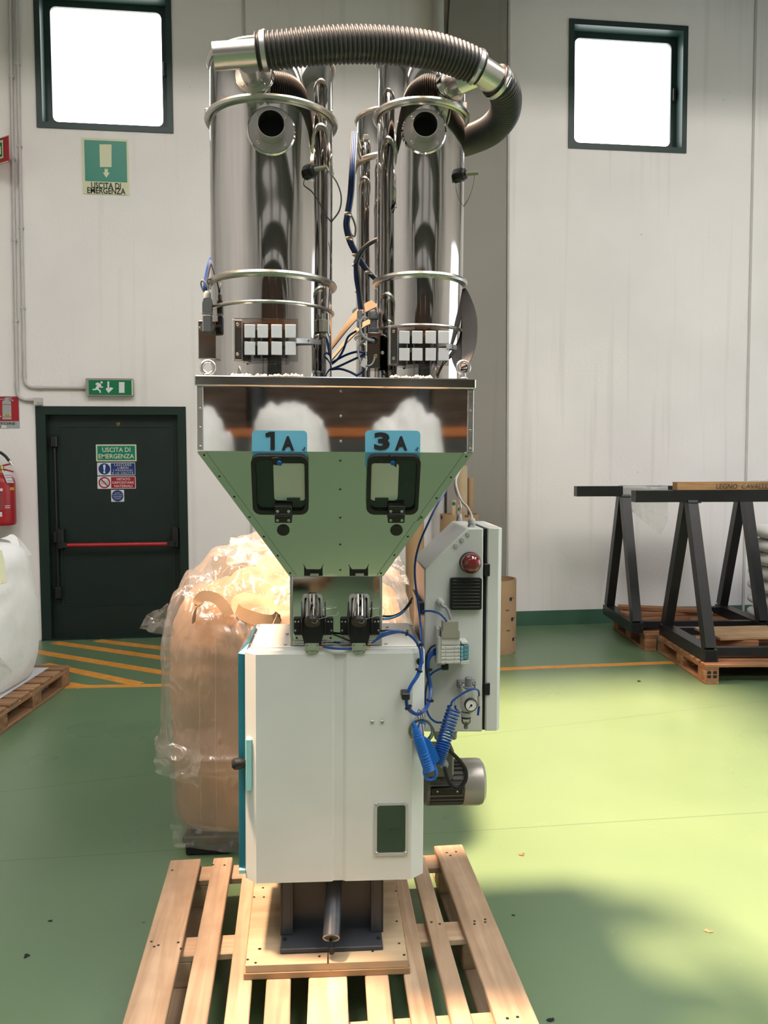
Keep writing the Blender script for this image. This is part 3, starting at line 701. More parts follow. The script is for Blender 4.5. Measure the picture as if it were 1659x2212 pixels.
for s, x0, x1, y in (('QUESTA', 248, 260, 1063.5), ('PORTA DEVE', 243, 265, 1067.3), ('RIMANERE', 245, 263.5, 1071.8), ('CHIUSA', 247, 261, 1076)):
    text_px(s, WF, x0, y, x1, y+2.6, Y-0.003, t, M_SWHITE)

# extinguisher sign
t, Y = sign_plate('extinguisher_sign', 'grey and red fire extinguisher sign beside the door', -44, 856, 41, 925, M_SGREY, th=0.004)
panel(t, Y, -41, 857, 39.5, 909.5, M_SRED)
shape(t, Y, [(5, 867), (11, 863), (11, 858.5), (18, 858.5), (18, 863), (24, 868), (25, 906), (5.5, 906)], M_SGREY, 2, 'extinguisher_symbol')
shape(t, Y, [(17, 858.5), (26, 858), (26, 860), (18, 860.5)], M_SGREY, 2, 'lever_symbol'); shape(t, Y, [(18, 860.5), (29.5, 864.5), (28.5, 867), (17, 862)], M_SGREY, 2, 'lever_symbol')
shape(t, Y, [(-14, 870), (0, 862), (11, 861), (11, 862.5), (1, 863.5), (-10, 872), (-8, 890), (4, 900), (2, 901.5), (-12, 893)], M_SGREY, 2, 'hose_symbol')
shape(t, Y, [(5, 873.3), (24.6, 873.3), (24.6, 874.4), (5, 874.4)], M_SRED, 3, 'symbol_line'); shape(t, Y, [(5.5, 900), (25, 900), (25, 901), (5.5, 901)], M_SRED, 3, 'symbol_line')
panel(t, Y, 11.5, 894.5, 19.5, 900, M_SYELB, 3, 'number_sticker', 0.001); text_px('11', WF, 13, 895.3, 18, 899.3, Y-0.0028, t, M_INK, weight=0.02)
text_px('ESTINTORE', WF, -35, 912.5, 33, 917.5, Y-0.0022, t, M_INK, weight=0.015)
panel(t, Y, 3, 918.5, 14, 925, M_SWHITE, 2, 'paper_tag', 0.001); text_px('9', WF, -1, 919.5, 2, 924.5, Y-0.0015, t, M_INK)
# projecting red sign at the left edge
a = wall_px(-30, 318); q = WF.px(18, 318, WALL_Y-0.28)
t = thing('projecting_sign', 'red and cream sign projecting from the wall at the left edge', 'sign', (a.x, WALL_Y, 0))
z0 = WF.px(15, 349, WALL_Y-0.28).z; z1 = WF.px(15, 292, WALL_Y-0.28).z
mb = MB().hexa([(a.x-0.10, WALL_Y, z0), (q.x, WALL_Y-0.28, z0), (q.x, WALL_Y-0.28, z1), (a.x-0.10, WALL_Y, z1)], [(a.x-0.10, WALL_Y+0.0, z0), (q.x+0.006, WALL_Y-0.275, z0), (q.x+0.006, WALL_Y-0.275, z1), (a.x-0.09, WALL_Y, z1)])
mb.build('plate', M_SRED, t, smooth=0)
def lerp3(u, w, off): return (a.x-0.10 + (q.x-a.x+0.10)*u - 0.002, WALL_Y - 0.28*u - off, z0 + (z1-z0)*w)
for nm, m, u0, u1, w0, w1, off in (('border', M_SYEL, 0.05, 1.0, 0.0, 0.035, 0.002), ('border', M_SYEL, 0.05, 1.0, 0.965, 1.0, 0.002), ('field', M_SYEL, 0.05, 0.86, 0.20, 0.88, 0.002), ('symbol', M_SGREEN2, 0.30, 0.83, 0.26, 0.80, 0.004), ('symbol', M_SYEL, 0.4, 0.80, 0.36, 0.66, 0.006)):
    f = [lerp3(u0, w0, off), lerp3(u1, w0, off), lerp3(u1, w1, off), lerp3(u0, w1, off)]; MB().hexa(f, [Vector(p)+Vector((0.0, 0.001, 0)) for p in f]).build(nm, m, t, smooth=0)

# conduits
def conduit(name, label, pts, r):
    P = [wall_px(x, y, r*1.3+0.003) for x, y in pts]
    out = [P[0]]
    for i in range(1, len(P)-1):
        a, b, c = P[i-1], P[i], P[i+1]; d0 = (a-b).normalized()*0.09; d1 = (c-b).normalized()*0.09
        for k in range(7):
            t_ = k/6; out.append((b+d0)*(1-t_)**2 + b*2*t_*(1-t_) + (b+d1)*t_**2)
    out.append(P[-1])
    t = thing(name, label, 'conduit', P[-1]); MB().tube(out, r, 12).build('pipe', M_COND, t)
    for i in range(1, len(P)-1):
        for o, e in ((P[i-1], 0.12), (P[i+1], 0.12)):
            d = (o-P[i]).normalized(); MB().cyl(P[i]+d*0.09, P[i]+d*0.15, r*1.3, n=12).build('coupling', M_COND, t)
    L = (P[0]-P[1]).length; d = (P[0]-P[1]).normalized(); n = int(L/0.7)
    for k in range(1, n): 
        c = P[1] + d*0.7*k; MB().cbox(c.x-r*1.5, c.x+r*1.5, WALL_Y-0.034, WALL_Y-0.0005, c.z-0.012, c.z+0.012).build('clip', M_COND, t)
    return t
conduit('conduit', 'right grey conduit turning to the green exit light box', [(34, -60), (53, 837), (189, 838)], 0.014)
conduit('conduit', 'left grey conduit turning to the junction box over the door', [(20, -60), (37, 864), (78, 864)], 0.014)
t, Y = sign_plate('junction_box', 'small grey junction box at the corner of the door frame', 76.5, 860, 93, 875.5, M_COND, th=0.05, cat='junction box')
panel(t, Y, 79, 868, 91, 874, M_SGREY, name='label')

# fire extinguisher hanging at the left edge
ec = WF.px(3, 1050, WALL_Y-0.13); ez0 = WF.px(3, 1134, WALL_Y-0.13).z; ez1 = WF.px(3, 1023, WALL_Y-0.13).z
er = WF.px(33.5, 1080, WALL_Y-0.13).x - ec.x
t = thing('fire_extinguisher', 'red fire extinguisher with black hose hanging beside the door', 'fire extinguisher', (ec.x, ec.y, ez0))
h = ez1-ez0
MB().lathe([(er*0.9, 0), (er*0.97, 0.01), (er, 0.03), (er, h*0.82), (er*0.93, h*0.9), (er*0.7, h*0.96), (er*0.32, h*1.0), (er*0.28, h*1.04)], Matrix.Translation((ec.x, ec.y, ez0)), 32).build('cylinder', M_REDP, t)
MB().lathe([(er*0.3, 0), (er*0.3, 0.03), (er*0.22, 0.04), (er*0.22, 0.07)], Matrix.Translation((ec.x, ec.y, ez1)), 20).build('valve', M_BRASS, t)
p = WF.px(6, 1006, WALL_Y-0.13); q = WF.px(27, 1001, WALL_Y-0.14); MB().tube([(ec.x-0.02, ec.y, p.z-0.01), p, q], 0.007, 8).build('lever', M_REDP, t)
q = WF.px(28.5, 1019, WALL_Y-0.14); p = WF.px(10, 1014, WALL_Y-0.13); MB().tube([(ec.x-0.01, ec.y, p.z), p, q], 0.007, 8).build('handle', M_REDP, t)
hp = [WF.px(x, y, WALL_Y-0.15) for x, y in ((-30, 1010), (-22, 985), (-5, 976), (10, 984), (20, 996))]
MB().tube(spline(hp, 8), 0.013, 10).build('hose', M_BLACK, t); MB().tube([hp[-1], WF.px(27, 1005, WALL_Y-0.15)], 0.010, 10).build('ferrule', M_ZINC, t)
f = [WF.px(x, y, WALL_Y-0.235) for x, y in ((15, 1043), (30, 1043), (20, 1018), (5, 1018))]; MB().hexa(f, [v+Vector((0, 0.001, 0)) for v in f]).build('paper_tag', M_SWHITE, t, smooth=0)
for y in (1026, 1031, 1038):
    f = [WF.px(x, y, WALL_Y-0.2365) for x in ()]
    a = WF.px(9+(y-1022)*0.4, y+1.0, WALL_Y-0.2365); b = WF.px(22+(y-1022)*0.4, y, WALL_Y-0.2365); MB().box(a.x, b.x, a.y, a.y+0.0006, a.z, b.z).build('tag_line', M_SRED, t, smooth=0)
def wrap(t, c, rr, x0, y0, x1, y1, mat, name, n=6, off=0.001):
    # sticker curved around an upright cylinder (axis at c, radius rr), seen between two pixels
    Y = c.y - rr*0.8
    def ang(x): 
        dx = max(-0.98, min(0.98, (WF.px(x, (y0+y1)/2, Y).x - c.x)/rr)); return math.asin(dx)
    a0, a1 = ang(x0), ang(x1); zb = WF.px(x0, y1, Y).z; zt = WF.px(x0, y0, Y).z; vs_ = []; fs_ = []
    for k in range(n+1):
        a = a0 + (a1-a0)*k/n
        for z in (zb, zt): vs_.append((c.x + (rr+off)*math.sin(a), c.y - (rr+off)*math.cos(a), z))
    for k in range(n): fs_.append((2*k, 2*k+2, 2*k+3, 2*k+1))
    return MB().add(vs_, fs_).build(name, mat, t)
def disc_on(t, c, rr, x, y, rad, mat, name='logo_disc'):
    # flat printed disc on an upright cylinder, facing outwards
    Y = c.y - rr*0.8; q = WF.px(x, y, Y); s = max(-0.97, min(0.97, (q.x-c.x)/rr)); a = math.asin(s)
    n = Vector((math.sin(a), -math.cos(a), 0)); return MB().lathe([(rad, 0.0), (rad, 0.0012), (0.0001, 0.0013)], axm((c.x+n.x*rr*0.9995, c.y+n.y*rr*0.9995, q.z), n), 20).build(name, mat, t)
wrap(t, ec, er, 19.5, 1053, 26, 1059, M_SYELB, 'number_sticker')
wrap(t, ec, er, -12, 1055, 7, 1061, M_SWHITE, 'label'); wrap(t, ec, er, -20, 1106, 6, 1116, M_SWHITE, 'label')
wrap(t, ec, er, -25, 1064, 10, 1102, simple('label_red', (0.30, 0.05, 0.05), 0.4), 'instruction_label')
for y in (1092, 1096): wrap(t, ec, er, 11.5, y, 20, y+1.6, M_SWHITE, 'label_line', off=0.002)

# ------------------------------------------------------------------ the batch blender (own frame: x right, y back, front plane of the cabinet at y=0)
_p = at_depth(720, 1040, 2.32)
_M = Matrix.Translation((_p.x, _p.y, 0.19)) @ Matrix.Rotation(R(-3.4), 4, 'Z') @ Matrix.Rotation(R(0.62), 4, 'Y') @ Matrix.Translation((0, 0, -0.19))
MF = Frame(_M); P = MF.px
mach = thing('batch_blender', 'tall white and steel batch blender with hopper doors 1A and 3A on the pallet', 'machine', _M @ Matrix.Translation((0, 0.2, 0.19)))
def B(mb, name, mat, parent=None, label=None, **kw): return mb.build(name, mat, parent or mach, MF, label=label, **kw)
def pbox(x0, y0, x1, y1, ya, yb, c=0.003):
    a = P(x0, y1, ya); b = P(x1, y0, ya); return MB().cbox(a.x, b.x, ya, yb, a.z, b.z, c)
def pprism(pts, ya, yb): 
    return MB().prism([(q.x, q.z) for q in (P(x, y, ya) for x, y in pts)], ya, yb)
def pr(px, ly):   # pixels to metres at that depth
    return (P(720+px/2, 1000, ly) - P(720-px/2, 1000, ly)).length

# --- cabinet with a vertical crease and a sight window
zb = P(720, 1904, 0).z; zt = P(720, 1413, 0).z
X = lambda x, y=1650, ly=0.0: P(x, y, ly).x
xl, xr = X(530, 1650, 0.035), X(915.5, 1650, 0.035)
sw = [P(814, 1842, 0), P(876, 1738, 0)]
plan = [(xl, 0.44), (xl, 0.035), (X(553), 0), (X(717), 0), (X(722), 0.006), (X(741), 0.006), (X(748), 0), (X(890), 0), (xr, 0.035), (xr, 0.44)]
mb = MB().prismz(plan, zb, zt, skip=(6,))
xa, xb = plan[6][0], plan[7][0]
x0, x1, z0, z1 = sw[0].x, sw[1].x, sw[0].z, sw[1].z
mb.add([(xa,0,zb),(xb,0,zb),(xb,0,zt),(xa,0,zt),(x0,0,z0),(x1,0,z0),(x1,0,z1),(x0,0,z1)], [(0,1,5,4),(1,2,6,5),(2,3,7,6),(3,0,4,7)])
# weld so that the shell is closed apart from the window
cab = B(mb, 'cabinet', M_WHITE, label='white powder-coated cabinet', smooth=25)
D = 0.16
rec = MB().add([(x0,0,z0),(x1,0,z0),(x1,0,z1),(x0,0,z1),(x0,D,z0),(x1,D,z0),(x1,D,z1),(x0,D,z1)], [(0,1,5,4),(1,2,6,5),(2,3,7,6),(3,0,4,7),(4,5,6,7)])
B(rec, 'inner_chamber', simple('dull_green_inside', (0.10, 0.13, 0.115), 0.4), cab, smooth=0)
q = [P(846, 1788, D-0.02), P(856, 1826, D-0.02), P(851, 1826, D-0.02)]; B(MB().prism([(v.x, v.z) for v in q], D-0.03, D-0.02), 'discharge_chute', M_PLY, cab, smooth=0)
q = P(868, 1825, D-0.05); B(MB().ring((q.x-0.004, D-0.05, q.z), 0.014, 0.003, (0, 1, 0), 20, 6), 'inner_cable', M_BLACK, cab)
q = [P(808, 1848.5, 0), P(881.5, 1732, 0)]
B(MB().frame(rrect(q[0].x, q[1].x, q[0].z, q[1].z, 0.008), rrect(x0, x1, z0, z1, 0.008), -0.004, 0.0), 'sight_frame', M_GREYP, cab)
B(MB().prism(rrect(x0-0.001, x1+0.001, z0-0.001, z1+0.001, 0.008), -0.001, 0.0005), 'sight_glass', M_PERSP, cab)
for x, y in ((813, 1738), (877, 1738), (813, 1843), (876, 1842)): screw(cab, MF, P(x, y, -0.004), 0.0035, M_ZINC)
for x in (803.5, 825.5): screw(cab, MF, P(x, 1559.5, -0.001), 0.005, M_ZINC, 'bolt')
# folded top rim and the plate on top
zr = P(720, 1399, 0.035).z
B(MB().hexa([(X(553), 0.0, zt), (X(890), 0.0, zt), (xr-0.006, 0.035, zt), (xl+0.006, 0.035, zt)], [(X(553)+0.002, 0.004, zr), (X(890)-0.002, 0.004, zr), (xr-0.010, 0.039, zr), (xl+0.010, 0.039, zr)]), 'top_rim', M_WHITE, cab, smooth=0)
ztp = P(720, 1396, 0.04).z
a = P(541, 1398, 0.03); b = P(905, 1396, 0.03)
tp = B(MB().cbox(a.x, b.x, 0.03, 0.36, zt+0.001, ztp+0.004, 0.002), 'top_plate', M_TOPPL, label='pale metal top plate')
for x, y in ((543, 1393), (552, 1372), (560, 1353), (620, 1370), (616, 1393), (834, 1392), (888, 1352), (836, 1355)):
    q = MF.fl(x, y, ztp+0.004); screw(tp, MF, q, 0.005, M_ZINC, 'bolt', (0, 0, 1), False)
# --- teal acrylic door on the left side
x0 = X(514.5, 1650, 0.04)
td = B(MB().prismz([(x0, 0.05), (x0+0.006, 0.042), (xl-0.0005, 0.036), (xl-0.0005, 0.40), (x0, 0.40)], P(520, 1884, 0.045).z, P(520, 1412, 0.045).z), 'side_door', M_TEAL, label='teal blue acrylic side door')
zz = P(520, 1412, 0.045).z
B(MB().hexa([(x0, 0.05, zz), (xl-0.0005, 0.036, zz), (xl-0.0005, 0.40, zz), (x0, 0.40, zz)], [(x0+0.018, 0.12, zz+0.018), (xl+0.006, 0.10, zz+0.018), (xl+0.006, 0.36, zz+0.018), (x0+0.018, 0.36, zz+0.018)]), 'door_head', M_TEAL, td, smooth=0)
B(pbox(531, 1597, 544, 1709, 0.008, 0.030, 0.002), 'notch_light', M_TEALL, td)  # pale plate painted as the teal light showing through a cabinet notch
B(pbox(516, 1879, 530, 1888, 0.030, 0.20, 0.001), 'lower_rail', M_TEALL, td)
q = P(519, 1648, 0.03); 
B(MB().lathe([(0.009, 0), (0.012, 0.006), (0.017, 0.02), (0.017, 0.032), (0.010, 0.04)], axm((q.x+0.016, 0.03, q.z), (-1, -0.25, 0)), 18), 'knob', M_BLACK, td, label='black knob')
# --- stand
zpl = P(720, 2053, 0.06).z
zpl = 0.192
bf = MF.fl(605, 2052, zpl+0.006); bg = MF.fl(828.5, 2052, zpl+0.006); fy = bf.y
bx0, bx1 = bf.x, bg.x
stand = B(MB().cbox(bx0, bx1, fy, fy+0.34, zpl-0.006, zpl+0.008, 0.002), 'stand_base', M_STAND, label='dark grey base plate')
sl, sr = X(606, 1960, fy+0.07), X(828, 1960, fy+0.07)
stc = MB()
for xa_, xb_ in ((sl, sl+0.034), (sr-0.034, sr)): stc.cbox(xa_, xb_, fy+0.07, fy+0.076, zpl+0.008, zb)
stc.box(sl, sl+0.006, fy+0.07, fy+0.30, zpl+0.008, zb).box(sr-0.006, sr, fy+0.07, fy+0.30, zpl+0.008, zb)
stc.box(sl+0.030, sr-0.030, fy+0.105, fy+0.111, zpl+0.008, zb).box(sl+0.030, sl+0.036, fy+0.07, fy+0.11, zpl+0.008, zb).box(sr-0.036, sr-0.030, fy+0.07, fy+0.11, zpl+0.008, zb)
B(stc, 'stand_column', M_STAND, stand, smooth=0)
for x, y in ((615, 2030), (818, 2027), (632, 1996), (805, 1994)):
    q = MF.fl(x, y, zpl+0.008); screw(stand, MF, q, 0.006, M_BLACK, 'anchor_bolt', (0, 0, 1), False)
a = P(722, 1900, fy+0.10); b = P(715.5, 2026, fy-0.03)
tu = B(MB().tube([a, b], 0.0245, 28, caps=False).tube([a, b], 0.021, 28), 'outlet_tube', M_STAND, label='dark grey outlet tube')
dirn = (b-a).normalized(); B(MB().ring(b, 0.0228, 0.0022, dirn, 28, 6), 'end_ring', M_STEELB, tu); B(MB().cyl(b-dirn*0.004, b-dirn*0.002, 0.0225, n=24), 'bore', M_HOLE, tu)
q = b + Vector((0, 0, -0.008)); B(MB().tube(spline([b+V(0, 0.02, 0), q+V(-0.001, -0.004, -0.004), q+V(0.001, -0.004, -0.02)], 4), 0.0045, 8), 'cable_end', M_BLACKM, tu)
B(MB().cbox(q.x-0.006, q.x+0.008, q.y-0.012, q.y+0.004, zpl+0.010, q.z-0.014), 'cable_plug', M_BLACKM, tu)

# --- throat and slide gates
TY = 0.032
a = P(626, 1396, TY); b = P(826.5, 1244, TY)
thr = B(MB().cbox(a.x, b.x, TY, 0.30, ztp+0.004, b.z, 0.002), 'throat', M_STEELP, label='polished steel throat box')
for x in (626, 820): B(pbox(x, 1244, x+6.5, 1394, TY-0.003, TY, 0.001), 'flange', M_STEELB, thr)
def gate(cx, right):
    fr_ = P(cx, 1284, TY-0.01)
    g = B(MB().frame(rrect(X(cx-23, 1305, TY), X(cx+21, 1305, TY), P(cx, 1345, TY).z, P(cx, 1284, TY).z, 0.010), rrect(X(cx-18, 1305, TY), X(cx+16, 1305, TY), P(cx, 1344, TY).z, P(cx, 1289, TY).z, 0.004), TY-0.016, TY), 'slide_gate', M_GREYP, label='pneumatic slide gate with pull ring')
    B(pbox(cx-18, 1289, cx+16, 1344, TY-0.003, TY-0.001), 'gate_pocket', M_BLACKM, g)
    p0 = P(cx-1, 1292, TY-0.004); p1 = P(cx-1, 1338, TY-0.055)
    B(MB().cyl(p0, p1, 0.0205, n=28), 'air_cylinder', M_STEEL, g); d = (p1-p0).normalized(); B(MB().cyl(p1, p1+d*0.012, 0.0215, n=28), 'cylinder_cap', M_BLACK, g)
    q = p0.lerp(p1, 0.35)+V(0, -0.021, 0.004); B(MB().cyl(q, q+V(0, -0.006, 0.001), 0.0035, n=8), 'air_fitting', M_BLACK, g)
    for s, w in ((-1, 42 if not right else 43), (1, 42)):
        x_a, x_b = (cx-42, cx-20) if s < 0 else (cx+20, cx+44)
        m = pbox(x_a, 1334, x_b, 1371, TY-0.010, TY, 0.003); pl = B(m, 'mounting_plate', M_BLACKM, g)
        for ux, uy in ((x_a+4 if s < 0 else x_b-4, 1343), (x_a+11 if s < 0 else x_b-11, 1343), (x_a+4 if s < 0 else x_b-4, 1362)): screw(g, MF, P(ux, uy, TY-0.010), 0.0028, M_ZINC)
        B(pbox(cx-40 if s < 0 else cx+16, 1371, cx-18 if s < 0 else cx+42, 1383, TY-0.004, TY, 0.001), 'guide_rail', M_STEELB, g)
        screw(g, MF, P(cx-35 if s < 0 else cx+38, 1378, TY-0.004), 0.0032, M_BLACK)
    bar_ = MB()
    for yy in (1385, 1391): 
        a_ = P(cx-42, yy, TY-0.003); b_ = P(cx+44, yy, TY-0.003); bar_.cyl(a_, b_, 0.0022, n=8)
    B(bar_, 'slide_rod', M_STEELB, g)
    body = [P(x, y, TY-0.03) for x, y in ((cx-27, 1340), (cx-18, 1333), (cx+17, 1333), (cx+25, 1340), (cx+24, 1365), (cx+16, 1396), (cx-17, 1396), (cx-26, 1365))]
    B(MB().prism([(v.x, v.z) for v in body], TY-0.030, TY-0.008), 'gate_body', M_BLACKM, g)
    sd = MB()
    for s in (-1, 1):
        q0 = P(cx+s*25, 1300, TY-0.002); q1 = P(cx+s*26, 1345, TY-0.05); q2 = P(cx+s*25, 1372, TY-0.03)
        sd.hexa([q0, q1, q2, (q0.x, TY-0.002, q2.z)], [v+V(0.003, 0, 0) for v in (q0, q1, q2, Vector((q0.x, TY-0.002, q2.z)))])
    B(sd, 'side_cheek', M_BLACKM, g, smooth=0)
    rg = P(cx+3, 1340, TY-0.07); B(MB().ring(rg, 0.0085, 0.0011, (0.3, 1, 0.2), 24, 6), 'pull_ring', M_ZINC, g)
    w_ = [rg+V(0.008, 0, 0.002)] + [P(x, y, TY-0.06) for x, y in ((cx+35, 1331), (cx+52, 1328), (cx+54, 1316), (cx+42, 1310), (cx+20, 1314))]
    B(MB().tube(spline(w_, 6), 0.0006, 5), 'pull_wire', M_ZINC, g)
    n_ = 6; cap = B(MB().prism([(v.x, v.z) for v in (P(x, y, TY-0.035) for x, y in ((cx-17, 1391), (cx-14, 1390), (cx+10, 1390), (cx+13, 1391), (cx+13, 1406), (cx+9, 1411), (cx-13, 1411), (cx-17, 1406)))], TY-0.038, TY-0.010), 'end_cap', M_SAGE, g, label='sage green end cap')
    q = P(cx-2, 1400, TY-0.038); B(MB().prism(rrect(q.x-0.011, q.x+0.011, q.z-0.006, q.z+0.006, 0.004), TY-0.041, TY-0.037), 'cap_boss', M_SAGE, g)
    for ux in (cx-13, cx+9): 
        for uy in (1394, 1408): screw(g, MF, P(ux, uy, TY-0.038), 0.0016, M_INK)
    q = P(cx+14, 1397, TY-0.03); B(MB().cyl(q, q+V(0.012, 0, 0), 0.0035, n=8), 'brass_fitting', M_BRASS, g)
    return g
gate(676, False); gate(777, True)

# --- hopper: upper box, lid, sloping front
HY0, HY1 = -0.118, 0.79
zl0 = P(720, 837, HY0).z; zl1 = P(720, 814, HY0-0.01).z; zs = P(720, 976, HY0).z; zth = P(720, 1245, TY).z
hx0, hx1 = X(426, 900, HY0), X(1022.5, 900, HY0)
tx0, tx1 = X(625.5, 1245, TY), X(828, 1245, TY)
hop = B(MB().box(hx0, hx1, HY0, HY1, zs, zl0+0.002), 'hopper_box', M_STEELP, label='mirror polished upper hopper box', smooth=0)
a, b = X(419.5, 825, HY0-0.012), X(1028.5, 825, HY0-0.012)
lid = B(MB().cbox(a, b, HY0-0.012, HY1+0.012, zl0, zl1, 0.003), 'hopper_lid', M_STEELG, label='steel hopper lid with folded rim')
ty1 = 0.46
lower = MB().add([(hx0,HY0,zs),(hx1,HY0,zs),(hx1,HY1,zs),(hx0,HY1,zs),(tx0,TY,zth),(tx1,TY,zth),(tx1,ty1,zth),(tx0,ty1,zth)], [(0,1,5,4),(1,2,6,5),(2,3,7,6),(3,0,4,7),(4,5,6,7)])
slope = B(lower, 'hopper_cone', M_STEELG, label='sloping steel hopper bottom mirroring the green floor', smooth=0)
for s, xx in ((0, hx0), (1, hx1-0.016)):
    B(MB().cbox(xx, xx+0.016, HY0-0.004, HY0, zs+0.002, zl0-0.002, 0.001), 'corner_strip', M_STEELB, hop)
for x, ys in ((433, (841, 883, 924, 965)), (1016, (846, 888, 930, 970)), (736, (845, 899, 953))):
    for y in ys: screw(hop, MF, P(x, y, HY0-(0.004 if x != 736 else 0.0)), 0.0034, M_ZINC)
# frame of the sloping plate: z up the slope, y inward normal
top_c = Vector(((hx0+hx1)/2, HY0, zs)); bot_c = Vector(((tx0+tx1)/2, TY, zth))
zax = Vector((0, HY0-TY, zs-zth)).normalized(); yax = Vector((0, zax.z, -zax.y)); 
SM = Matrix(((1, 0, 0, top_c.x), (0, yax.y, zax.y, HY0), (0, yax.z, zax.z, zs), (0, 0, 0, 1)))
SLF = Frame(MF.M @ SM); SP = SLF.px
def BS(mb, name, mat, parent, label=None, **kw): return mb.build(name, mat, parent, SLF, label=label, **kw)
def sl(mb_pts, ya, yb): return MB().prism([(q.x, q.z) for q in (SP(x, y, ya) for x, y in mb_pts)], ya, yb)
# edge strips along the slanted sides
BS(sl([(426, 977), (445, 977), (640, 1244), (626, 1244)], -0.003, 0.0), 'edge_strip', M_STEELG, slope, smooth=0)
BS(sl([(1022, 978), (1004, 978), (814, 1244), (828, 1244)], -0.003, 0.0), 'edge_strip', M_STEELG, slope, smooth=0)
for x, y in ((438, 983), (471, 1029), (503, 1073), (536, 1117), (567, 1159), (597, 1200), (624, 1238), (1010, 986), (977, 1031), (946, 1076), (914, 1118), (884, 1159), (855, 1199), (826, 1238)): 
    xx = x if x < 720 else x
    screw(slope, SLF, SP(xx+(3 if x < 720 else -3), y, -0.003), 0.003, M_BLACK)
for y in (995, 1057, 1118, 1176, 1231): screw(slope, SLF, SP(735, y, 0.0), 0.003, M_BLACK)
def hopper_door(cx, tagtext, lean):
    # label folded over the bend, black framed clear door, hinge, plug
    a = P(cx-61, 976, HY0); lx0, lx1 = X(cx-61, 950, HY0-0.003), X(cx+58, 950, HY0-0.003)
    lz1 = P(cx, 930, HY0-0.003).z
    poly = [(lx0, zs), (lx1, zs)] + [(lx1-0.010+0.010*math.cos(R(q)), lz1-0.010+0.010*math.sin(R(q))) for q in (0, 30, 60, 90)] + [(lx0+0.010+0.010*math.cos(R(q)), lz1-0.010+0.010*math.sin(R(q))) for q in (90, 120, 150, 180)]
    lab = B(MB().prism(poly, HY0-0.003, HY0), 'number_plate', M_LABEL, slope, label='sky blue plate reading '+tagtext, smooth=0)
    zz_ = SP(cx, 1006, 0).z
    BS(MB().box(lx0-top_c.x, lx1-top_c.x, -0.003, 0.0, zz_, 0.001), 'number_plate', M_LABEL, slope, smooth=0)
    n_, l_ = tagtext
    if n_ == '1': MB().prism([(q_.x, q_.z) for q_ in (P(cx+x_, y_, HY0-0.0045) for x_, y_ in ((-21, 972), (-21, 942.5), (-28, 944), (-32, 944), (-32, 935.5), (-27, 934.5), (-25, 932.5), (-12, 932.5), (-12, 972)))], HY0-0.0045, HY0-0.003).build('lettering', M_INK, slope, MF, smooth=0)
    else: text_at(n_, MF, X(cx-31 if n_ == '1' else cx-42, 950, HY0-0.0045), P(cx, 972.5, HY0-0.0045).z, X(cx-14 if n_ == '1' else cx-8, 950, HY0-0.0045), P(cx, 934, HY0-0.0045).z, HY0-0.0045, slope, M_INK, weight=0.05)
    text_at(l_, MF, X(cx+3, 950, HY0-0.0045), P(cx, 973, HY0-0.0045).z, X(cx+30, 950, HY0-0.0045), P(cx, 942, HY0-0.0045).z, HY0-0.0045, slope, M_INK, weight=0.045)
    vs_, fs_ = text_mb('3.', 0.03); Rm = Matrix.Rotation(R(-38), 3, 'Z'); q0 = P(cx+46, 971, HY0-0.0045)
    MB().add([(q0.x+(Rm @ v).x*0.014, HY0-0.0045, q0.z+(Rm @ v).y*0.014) for v in vs_], fs_).build('lettering', M_INK, slope, MF, smooth=0)
    # door: base plate, dark gasket frame, pane, inner flap
    bx = lambda x, y: SP(x, y, -0.004)
    base = sl([(cx-56, 1003), (cx-50, 990), (cx-38, 985), (cx+42, 985), (cx+54, 990), (cx+60, 1003), (cx+60, 1119), (cx+53, 1126), (cx-45, 1126), (cx-53, 1119)], -0.003, 0.0)
    dr = BS(base, 'sight_door_plate', M_STEELG, slope, label='steel plate under the sight door', smooth=0)
    Y0, Y1 = -0.022, -0.003
    A = SP(cx-59, 1112, Y0); C = SP(cx+60, 986, Y0)
    po = rrect(A.x, C.x, A.z, C.z, 0.022, 5); A2 = SP(cx-50, 1104, Y0); C2 = SP(cx+52, 995, Y0); pi_ = rrect(A2.x, C2.x, A2.z, C2.z, 0.016, 5)
    g = BS(MB().frame(po, pi_, Y0, Y1), 'sight_door_frame', M_BLACK, slope, label='black framed sight door')
    BS(MB().prism(pi_, -0.010, -0.004), 'sight_pane', M_DULL, slope)
    xa_, xb_ = (cx-13, cx+53) if lean > 0 else (cx-50, cx+12)
    A = SP(xa_, 1081, -0.013); C = SP(xb_, 1001, -0.013); BS(MB().prism(rrect(A.x, C.x, A.z, C.z, 0.009), -0.013, -0.009), 'inner_flap', M_ALU, slope, label='dull metal flap')
    xh = cx+14 if lean > 0 else cx-40; BS(sl([(xh, 1076), (xh+29, 1076), (xh+29, 1083), (xh, 1083)], -0.015, -0.012), 'flap_stop', M_DULL, slope, smooth=0)
    A = SP(cx-2, 1000, -0.03); BS(MB().cyl((A.x, -0.022, A.z), (A.x, -0.034, A.z), 0.006, n=16), 'latch_knob', M_BGUN, slope, label='blue latch knob')
    tilt = 0.0 if lean > 0 else -0.5
    q = [(A.x-0.020, A.z+0.012), (A.x-0.018, A.z-0.006), (A.x+0.004, A.z-0.009), (A.x+0.008, A.z-0.002), (A.x+0.004, A.z+0.010), (A.x-0.004, A.z+0.014)]
    if lean < 0: q = [(A.x-0.014, A.z+0.018), (A.x-0.002, A.z-0.004), (A.x+0.010, A.z-0.014), (A.x+0.012, A.z-0.004), (A.x+0.006, A.z+0.006), (A.x-0.008, A.z+0.022)]
    BS(MB().prism(q, -0.028, -0.020), 'latch', M_BLACK, slope, smooth=0)
